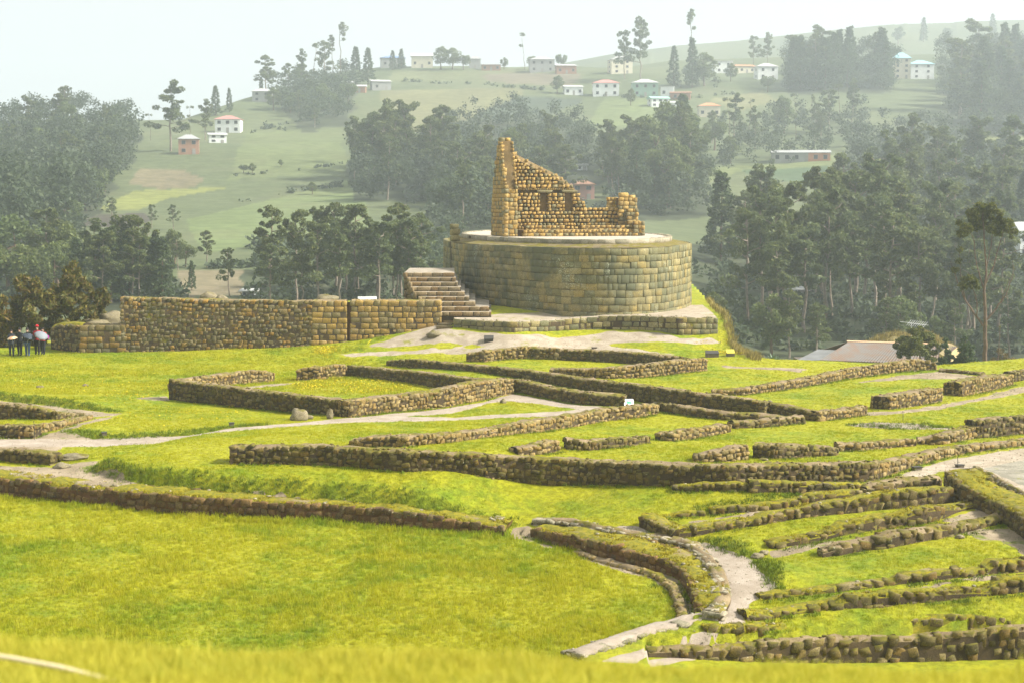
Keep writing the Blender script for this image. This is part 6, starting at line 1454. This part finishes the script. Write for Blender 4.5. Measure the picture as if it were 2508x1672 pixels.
# ------------------------------------------------------------------ people with umbrellas
def body_mat(name, stops):
    m = MatB(name, 0.8); tc = m.n('ShaderNodeTexCoord'); s = m.n('ShaderNodeSeparateXYZ'); m.l(tc.outputs['Object'], s.inputs[0])
    v = m.math('DIVIDE', s.outputs['Z'], 1.8); n = m.noise(14, 4); v2 = m.math('ADD', v, m.math('MULTIPLY', m.math('SUBTRACT', n, 0.5), 0.008))
    m.color(m.ramp(v2, stops, 'CONSTANT')); return m.m
SKIN = (0.36, 0.22, 0.15)
def person(label, px, base, H, yaw, legs, jacket, shoes, armL, armR, stride, depth, hair=(0.02, 0.015, 0.012), hat=None, pack=None, bag=None, skirt=None):
    q = at_depth(px, base, depth); k = H / 1.75; root = empty('person', W(q), yaw); root.scale = (k, k, k)
    tag(root, label, 'person', 'visitors with umbrellas at the left')
    V = [(0, 0, .95), (0, .01, 1.12), (0, .02, 1.32), (0, .01, 1.46), (0, -.02, 1.55), (0, -.03, 1.66)]; R = [(.16, .12), (.15, .11), (.17, .12), (.06, .06), (.075, .08), (.085, .10)]; Ed = [(0, 1), (1, 2), (2, 3), (3, 4), (4, 5)]
    def add(v, r, p): V.append(v); R.append(r if isinstance(r, tuple) else (r, r)); Ed.append((p, len(V) - 1)); return len(V) - 1
    for s, (kx, ky) in ((-1, (-.02, stride)), (1, (.02, -stride))):
        a = add((s * .10, 0, .88), .125, 0); b = add((s * .11, ky * .5 - .03, .50), .09, a); c = add((s * .11, ky, .09), .065, b); add((s * .12, ky - .14, .035), (.045, .035), c)
    for s, arm in ((-1, armL), (1, armR)):
        a = add((s * .19, .02, 1.40), .065, 2); b = add(arm[0], .05, a); c = add(arm[1], .036, b)
        d = Vector(arm[1]) - Vector(arm[0]); d.normalize(); sd = Vector((d.y, -d.x, 0.2)); sd.normalize(); pm = Vector(arm[1]) + d * .08; p = add(tuple(pm), (.035, .02), c)
        for f in range(4): 
            o_ = sd * (f - 1.5) * .019; f1 = add(tuple(pm + o_ + d * .045), .0095, p); add(tuple(pm + o_ * .9 + d * (.075 - .008 * abs(f - 1.5)) + Vector((0, 0, .012))), .0085, f1)
        add(tuple(pm + sd * .05 - d * .02), .011, p)
    me = bpy.data.meshes.new('body'); me.from_pydata(V, Ed, []); o = bpy.data.objects.new('body', me); COL.objects.link(o); o.parent = root
    mod = o.modifiers.new('skin', 'SKIN'); mod.use_smooth_shade = True
    for i, sv in enumerate(me.skin_vertices[0].data): sv.radius = R[i]; sv.use_root = (i == 0)
    sb = o.modifiers.new('sub', 'SUBSURF'); sb.levels = 1; sb.render_levels = 1
    hem = 0.50 if not skirt else 0.45
    me.materials.append(body_mat('clothes', [(0, shoes), (0.05, legs), (hem, jacket), (0.835, SKIN)]))
    def blob(name, c, r, col, sub=2, cut=None):
        bm = bmesh.new(); bmesh.ops.create_icosphere(bm, subdivisions=sub, radius=1)
        for v in bm.verts:
            v.co = Vector((v.co.x * r[0], v.co.y * r[1], max(v.co.z, cut if cut is not None else -9) * r[2])) + Vector(c)
        m2 = bpy.data.meshes.new(name); bm.to_mesh(m2); bm.free(); m2.materials.append(plain(name, col, 0.85, 0.2, 20)); m2.polygons.foreach_set('use_smooth', [True] * len(m2.polygons))
        o2 = bpy.data.objects.new(name, m2); COL.objects.link(o2); o2.parent = root; return o2
    blob('hair', (0, .02, 1.68), (.095, .105, .12), hair)
    blob('nose', (0, -.135, 1.645), (.014, .02, .02), SKIN, 1)
    for s in (-1, 1): blob('ear', (s * .088, -.02, 1.64), (.012, .02, .03), SKIN, 1)
    if hat: blob('hat', (0, 0, 1.72), (.115, .125, .11), hat, 2, -0.2)
    if pack: blob('backpack', (0, .20, 1.22), (.15, .09, .22), pack)
    if bag: blob('bag', bag[1], bag[2], bag[0])
    return root
def umbrella(label, px, py, rpx, depth, tilt, col, col2=None, handle_to=None):
    c = at_depth(px, py, depth); R_ = rpx * depth / FPX; root = empty('umbrella', W(c)); root.rotation_euler = tilt; tag(root, label, 'umbrella', 'open umbrellas of the visitors')
    VV, FF = [(0, 0, R_ * .42)], []; N = 32; rings = 5
    for i in range(1, rings + 1):
        t = i / rings
        for j in range(N):
            a = 2 * math.pi * j / N; sc_ = 1 - 0.05 * t * (0.5 - 0.5 * math.cos(8 * a)); z = R_ * .42 * (1 - t ** 2.0) - 0.03 * R_ * (0.5 - 0.5 * math.cos(8 * a)) * -t
            VV.append((R_ * t * sc_ * math.cos(a), R_ * t * sc_ * math.sin(a), z))
    for j in range(N): FF.append((0, 1 + j, 1 + (j + 1) % N))
    for i in range(rings - 1):
        for j in range(N): FF.append((1 + i * N + j, 1 + (i + 1) * N + j, 1 + (i + 1) * N + (j + 1) % N, 1 + i * N + (j + 1) % N))
    m = MatB('umbrella_cloth', 0.6)
    if col2: m.color(m.ramp(m.noise(9, 3, 0.5), [(0.44, col), (0.5, col2), (0.58, (0.55, 0.25, 0.14))]))
    else: m.color(col)
    cn = mesh_obj('canopy', VV, FF, [m.m], root, True); sm = cn.modifiers.new('thick', 'SOLIDIFY'); sm.thickness = 0.006
    for j in range(8):
        a = 2 * math.pi * (j + 0) / 8; v, f = tube([(0, 0, R_ * .41), (R_ * .5 * math.cos(a), R_ * .5 * math.sin(a), R_ * .30), (R_ * .97 * math.cos(a), R_ * .97 * math.sin(a), 0.01)], [.005] * 3, 4); add_obj('rib', np_mesh('rib', v, f, [ALU], True), root)
    v, f = tube([(0, 0, R_ * .5), (0, 0, -.55)], [.008, .008], 6); add_obj('shaft', np_mesh('shaft', v, f, [ALU], True), root)
    v, f = tube([(0, 0, -.55), (0, 0, -.68), (.03, 0, -.72), (.06, 0, -.69)], [.014] * 4, 6); add_obj('handle', np_mesh('handle', v, f, [DKW], True), root)
    return root
dn = lambda s: ((s * .24, .03, 1.13), (s * .22, -.08, .90)); upa = lambda s: ((s * .24, -.12, 1.18), (s * .12, -.30, 1.34))
BLK, JEAN = (0.015, 0.016, 0.02), (0.06, 0.10, 0.20)
person('person in dark clothes under the beige floral umbrella', 29, 871, 1.55, 0.2, (0.03, 0.035, 0.05), (0.025, 0.03, 0.04), BLK, dn(-1), upa(1), .10, 102.0)
person('person in black jacket wearing a pale backpack', 49, 870, 1.62, -0.1, BLK, BLK, BLK, dn(-1), dn(1), .08, 102.4, pack=(0.42, 0.41, 0.36))
person('person in black jacket and blue jeans under the dark umbrella', 68, 872, 1.66, 0.1, JEAN, BLK, (0.03, 0.03, 0.03), dn(-1), upa(1), .20, 102.0, bag=((0.02, 0.02, 0.025), (0, .19, 1.2), (.15, .08, .2)))
person('person with red cap and red jacket beside the silver umbrella', 92, 868, 1.72, 0.0, (0.018, 0.015, 0.015), (0.36, 0.02, 0.025), BLK, dn(-1), dn(1), .08, 102.6, hat=(0.50, 0.01, 0.02), bag=((0.55, 0.38, 0.28), (-.14, .16, .82), (.07, .06, .07)))
person('person in red jacket with purple bag under the silver umbrella', 106, 868, 1.60, -0.15, BLK, (0.38, 0.03, 0.03), BLK, dn(-1), upa(1), .10, 102.2, bag=((0.28, 0.02, 0.22), (.30, .05, 1.12), (.10, .12, .16)))
umbrella('beige umbrella with brown floral print at the far left', 30, 829, 13, 101.8, (0.18, -0.1, 0), (0.62, 0.50, 0.33), (0.40, 0.30, 0.16))
umbrella('dark grey umbrella over the person in jeans', 71, 825, 17, 101.8, (0.35, 0.25, 0.4), (0.035, 0.045, 0.06))
umbrella('silver grey umbrella over the people in red', 101, 822, 17, 101.8, (0.55, 0.35, 0.2), (0.20, 0.215, 0.235))

# grazing cattle, a few pixels each
def cow(px, py, yaw, label, col):
    q = on_hill(px, py)
    if q is None: return
    V = [(0, 0, 1.05), (.45, 0, 1.1), (-.5, 0, 1.08), (.8, 0, 1.2), (1.1, 0, 1.0), (1.35, 0, .78)]; R = [.36, .34, .33, .2, .15, .09]; Ed = [(0, 1), (0, 2), (1, 3), (3, 4), (4, 5)]
    for (x, s, p) in ((.5, .2, 1), (.5, -.2, 1), (-.55, .2, 2), (-.55, -.2, 2)):
        V += [(x, s, .72), (x + (.04 if x > 0 else -.08), s, .38), (x, s, .04)]; R += [.13, .075, .06]; n = len(V); Ed += [(p, n - 3), (n - 3, n - 2), (n - 2, n - 1)]
    V += [(-.85, 0, 1.0), (-.88, 0, .5)]; R += [.05, .03]; n = len(V); Ed += [(2, n - 2), (n - 2, n - 1)]
    me = bpy.data.meshes.new('cow'); me.from_pydata(V, Ed, []); o = bpy.data.objects.new('cow', me); COL.objects.link(o)
    m = o.modifiers.new('skin', 'SKIN')
    for i, sv in enumerate(me.skin_vertices[0].data): sv.radius = (R[i], R[i]); sv.use_root = (i == 0)
    s2 = o.modifiers.new('sub', 'SUBSURF'); s2.levels = 1; s2.render_levels = 1
    me.materials.append(plain('hide', col, .8, .5, 1.2)); o.location = W(q); o.rotation_euler = (0, 0, yaw); tag(o, label, 'cow', 'cattle on the right meadow')
cow(2450, 362, 0.3, 'leftmost dark cow on the pale right hillside meadow', (0.06, 0.05, 0.04)); cow(2472, 360, 2.8, 'black and white cow on the right hillside meadow', (0.25, 0.24, 0.22)); cow(2498, 368, 0.6, 'rightmost dark cow on the right hillside meadow', (0.05, 0.045, 0.04))

# ------------------------------------------------------------------ grass (geometry-node tufts) and flowers
def tuft(name, nb, h, w, spread, seed, lean=0.5, mat='blade'):
    r = np.random.default_rng(seed); VV, FF = [], []
    for i in range(nb):
        a = r.uniform(0, 6.28); c = np.array([r.normal() * spread, r.normal() * spread, 0]); hh = h * r.uniform(0.5, 1.15); ln = lean * hh * r.uniform(0.2, 1.0); b = r.uniform(0, 6.28)
        s = np.array([math.cos(a), math.sin(a), 0]) * w * 0.5; d = np.array([math.cos(b), math.sin(b), 0]) * ln; n = len(VV)
        VV += [c - s, c + s, c + d * .35 + (0, 0, hh * .55) - s * .8, c + d * .35 + (0, 0, hh * .55) + s * .8, c + d + (0, 0, hh)]
        FF += [(n, n + 1, n + 3), (n, n + 3, n + 2), (n + 2, n + 3, n + 4)]
    return bpy.data.objects.new(name, np_mesh(name, VV, FF, [M[mat]]))
def scatter(name, label, P, scale, coll):
    me = bpy.data.meshes.new(name); me.vertices.add(len(P)); me.vertices.foreach_set('co', np.asarray(P, np.float32).ravel())
    a = me.attributes.new('scl', 'FLOAT', 'POINT'); a.data.foreach_set('value', np.asarray(scale, np.float32)); me.update()
    o = add_obj(name, me); tag(o, label, 'grass', kind='stuff')
    g = bpy.data.node_groups.new(name, 'GeometryNodeTree'); g.interface.new_socket('Geometry', in_out='INPUT', socket_type='NodeSocketGeometry'); g.interface.new_socket('Geometry', in_out='OUTPUT', socket_type='NodeSocketGeometry')
    N = g.nodes; gi, go = N.new('NodeGroupInput'), N.new('NodeGroupOutput'); ip = N.new('GeometryNodeInstanceOnPoints'); ci = N.new('GeometryNodeCollectionInfo')
    ci.inputs['Collection'].default_value = coll; ci.inputs['Separate Children'].default_value = True; ci.inputs['Reset Children'].default_value = True
    rv = N.new('FunctionNodeRandomValue'); rv.data_type = 'FLOAT_VECTOR'; rv.inputs[0].default_value = (-0.12, -0.12, 0); rv.inputs[1].default_value = (0.12, 0.12, 6.283)
    at = N.new('GeometryNodeInputNamedAttribute'); at.data_type = 'FLOAT'; at.inputs['Name'].default_value = 'scl'
    ip.inputs['Pick Instance'].default_value = True; L = g.links
    L.new(gi.outputs[0], ip.inputs['Points']); L.new(ci.outputs[0], ip.inputs['Instance']); L.new(rv.outputs[0], ip.inputs['Rotation']); L.new(at.outputs['Attribute'], ip.inputs['Scale']); L.new(ip.outputs[0], go.inputs[0])
    md = o.modifiers.new('tufts', 'NODES'); md.node_group = g
    return o
cl = bpy.data.collections.new('lawn_tufts'); cm_ = bpy.data.collections.new('meadow_tufts'); cn_ = bpy.data.collections.new('near_tufts'); cq_ = bpy.data.collections.new('moss_tufts'); ce_ = bpy.data.collections.new('edge_tufts'); cs_ = bpy.data.collections.new('straw_tufts')
for i in range(5): cl.objects.link(tuft('lawn_tuft', 12, 0.075, 0.012, 0.05, 10 + i, 0.7)); cm_.objects.link(tuft('meadow_tuft', 12, 0.15, 0.012, 0.055, 40 + i, 0.6)); cn_.objects.link(tuft('near_tuft', 14, 0.10, 0.006, 0.035, 70 + i, 0.6, 'blade_dry_sunlit')); cs_.objects.link(tuft('straw_tuft', 12, 0.15, 0.012, 0.055, 150 + i, 0.6, 'straw')); ce_.objects.link(tuft('edge_tuft', 12, 0.11, 0.013, 0.05, 120 + i, 0.7, 'blade_shaded')); cq_.objects.link(tuft('moss_tuft', 14, 0.06, 0.02, 0.05, 90 + i, 1.2, 'moss'))
rng = np.random.default_rng(77)
def gridval(G, x, y):
    u = (x / y - GU[0]) / (GU[1] - GU[0]); r = np.interp(y, GY, np.arange(len(GY))); i = np.clip(r.astype(int), 0, len(GY) - 2); j = np.clip(u.astype(int), 0, len(GU) - 2); f, g_ = r - i, np.clip(u - j, 0, 1)
    return (G[i, j] * (1 - g_) + G[i, j + 1] * g_) * (1 - f) + (G[i + 1, j] * (1 - g_) + G[i + 1, j + 1] * g_) * f
SD_ALL = np.maximum(np.maximum(SD_PATH, SD_DIRT + 0.15), np.maximum(SD_GRAV + 0.3, SD_COB))
def sample(n, y0, y1):
    y = y0 + (y1 - y0) * rng.random(n); x = (rng.random(n) * 2 - 1) * 0.325 * y
    return x, y
# meadow
x, y = sample(90000, 40, 72); keepm = in_poly(x, y, MEADOW_POLY) & (gridval(SD_DIRT, x, y) < -0.05); x, y = x[keepm], y[keepm]; z = gridval(GZ, x, y)
den = 0.75 + 0.5 * fbm(x * 0.5, y * 0.5, 81, 3); s = den * rng.uniform(0.7, 1.25, len(x))
d, _ = line_dist(x, y, mK1); s = np.where(d < 0.6, s * 1.5, s)
scatter('meadow_grass', 'long bright yellow-green grass of the meadow', np.stack([x, y, z + CAMZ - 0.01], -1), s, cm_)
# lawns
x, y = sample(150000, 42, 104); k = ~in_poly(x, y, MEADOW_POLY) & ~in_poly(x, y, LOW_POLY) & (gridval(SD_ALL, x, y) < 0.0) & (y < edge_y(CX + FPX * x / y) + 2)
k &= rng.random(len(x)) < np.clip(70.0 / y, 0, 1); x, y = x[k], y[k]; z = gridval(GZ, x, y)
s = (0.75 + 0.5 * fbm(x * 0.6, y * 0.6, 83, 3)) * rng.uniform(0.7, 1.3, len(x)); a = CX + FPX * x / y
_, row = to_px(x, y, z); s = np.where((row < 965) & (a < 1000), s * 1.7, s)
scatter('lawn_grass', 'short mown grass between the low ruined walls', np.stack([x, y, z + CAMZ - 0.01], -1), s, cl)
# tall dry grass tufts along the cliff edge, mound and slope
P, S2 = [], []
for _ in range(500):
    px = random.uniform(1735, 1860); yy = float(edge_y(px)) + random.uniform(-1.5, 2.5); xx = (px - CX) / FPX * yy
    P.append((xx, yy, float(ground_z(np.array([xx]), np.array([yy]))[0]) + CAMZ)); S2.append(random.uniform(1.2, 3.0))
for _ in range(1500):
    u, v = random.uniform(-1, 1), random.uniform(-1, 0.6); j = int((u + 1) * 20); i = int((v + 1) * 10); m_ = mv[min(i, 20) * 41 + min(j, 40)]
    P.append((MC[0] + u * 5.2, MC[1] + v * 8, m_[2])); S2.append(random.uniform(1.5, 3.8))
scatter('dry_grass', 'tall dry grass on the cliff edge and the mound', np.array(P), np.array(S2), cs_)
# foreground
n = 26000; y = 6.2 + 9.0 * rng.random(n); x = (rng.random(n) * 2 - 1) * 0.40 * y; z = near_z(x, y)
s = rng.uniform(0.55, 1.15, n) * (0.85 + 0.5 * fbm(x * 1.2, y * 1.2, 91, 3)); s = np.where(rng.random(n) < 0.006, s * 1.8, s)
scatter('foreground_grass', 'blurred sunlit grass along the bottom edge', np.stack([x, y, z + CAMZ - 0.01], -1), s, cn_)
scatter('moss', 'yellow-green moss cushions growing on the wall tops', np.array(MOSSP), rng.uniform(0.6, 1.3, len(MOSSP)), cq_)
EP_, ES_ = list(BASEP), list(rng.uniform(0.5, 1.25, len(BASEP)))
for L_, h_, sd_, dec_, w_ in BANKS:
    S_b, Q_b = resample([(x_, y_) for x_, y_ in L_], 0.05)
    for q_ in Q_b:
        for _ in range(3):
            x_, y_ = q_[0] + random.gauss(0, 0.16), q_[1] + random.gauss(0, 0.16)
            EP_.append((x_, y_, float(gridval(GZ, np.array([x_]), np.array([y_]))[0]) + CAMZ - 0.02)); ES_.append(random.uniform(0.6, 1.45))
scatter('edge_grass', 'lush grass with shade in its colour along turf banks and wall feet', np.array(EP_), np.array(ES_), ce_)
# wildflowers
FP = []
for poly, n in [([(690, 945), (760, 936), (850, 926), (950, 938), (1050, 952), (960, 962), (850, 968), (740, 960)], 1100), ([(752, 852), (850, 850), (856, 872), (800, 882), (770, 868)], 700), ([(-20, 915), (420, 905), (420, 960), (300, 1005), (100, 975), (-20, 960)], 500), ([(300, 1015), (420, 985), (640, 1010), (640, 1040), (350, 1066), (200, 1062)], 150), ([(1700, 838), (1790, 832), (1840, 868), (1760, 872)], 700)]:
    for _ in range(n // 3):
        q = plat(*rand_in(poly)) if False else None
    pl_ = [plat(*p) if p[1] < 1200 else mead(*p) for p in poly]; xs = [(p[0], p[1]) for p in pl_]
    X0, X1, Y0_, Y1_ = min(p[0] for p in xs), max(p[0] for p in xs), min(p[1] for p in xs), max(p[1] for p in xs)
    x, y = rng.uniform(X0, X1, n * 3), rng.uniform(Y0_, Y1_, n * 3); k = in_poly(x, y, xs) & (fbm(x * 0.8, y * 0.8, 95, 3) > rng.uniform(-0.35, 0.35, len(x))); x, y = x[k][:n], y[k][:n]
    FP.append(np.stack([x, y, gridval(GZ, x, y) + CAMZ + rng.uniform(0.07, 0.16, len(x))], -1))
FP = np.concatenate(FP); fv, ff = leaf_quads(FP, 0.06, rng, 1.1, 0, 0.0)
o = add_obj('wildflowers', np_mesh('wildflowers', fv, ff, [plain('yellow_petals', (0.52, 0.40, 0.005), 0.7, 0.1, 3)])); tag(o, 'carpet of tiny yellow wildflowers in the left lawns and flowered room', 'flowers', kind='stuff')

# loose pebbles on paths, dirt and gravel
x, y = sample(60000, 42, 104); k = (gridval(np.maximum(np.maximum(SD_PATH, SD_DIRT), SD_GRAV), x, y) > -0.1) & ~in_poly(x, y, LOW_POLY); x, y = x[k][:5200], y[k][:5200]; z = gridval(GZ, x, y)
VV, FF, off = [], [], 0
for i in range(len(x)):
    v_, f_ = VAR['cobble'][i % 8]; q = 0.02 + 0.055 * rng.random() ** 3; a = rng.uniform(0, 6.28); c_, s_ = math.cos(a) * q, math.sin(a) * q
    VV.append(np.stack([v_[:, 0] * c_ - v_[:, 1] * s_ * 0.8 + x[i], v_[:, 0] * s_ + v_[:, 1] * c_ * 0.8 + y[i], v_[:, 2] * q * 0.6 + z[i] + CAMZ + 0.02], -1)); FF.append(f_ + off); off += len(v_)
o = add_obj('pebbles', np_mesh('pebbles', np.concatenate(VV), np.concatenate(FF), [M['coping']])); tag(o, 'loose pebbles scattered over the paths and bare dirt', 'pebbles', kind='stuff')

# ------------------------------------------------------------------ haze
V, F = box_v(-1500, 1500, -40, 2300, -60, 195)
hz_m = bpy.data.materials.new('haze_air'); hz_m.use_nodes = True; n = hz_m.node_tree; n.nodes.clear()
ho = n.nodes.new('ShaderNodeOutputMaterial'); pv = n.nodes.new('ShaderNodeVolumePrincipled'); pv.inputs['Color'].default_value = (0.885, 0.96, 0.995, 1); pv.inputs['Density'].default_value = 0.00054; pv.inputs['Anisotropy'].default_value = 0.5
n.links.new(pv.outputs[0], ho.inputs['Volume'])
o = mesh_obj('haze', V, F, [hz_m]); tag(o, 'pale mountain haze over the whole valley', 'haze', kind='stuff')
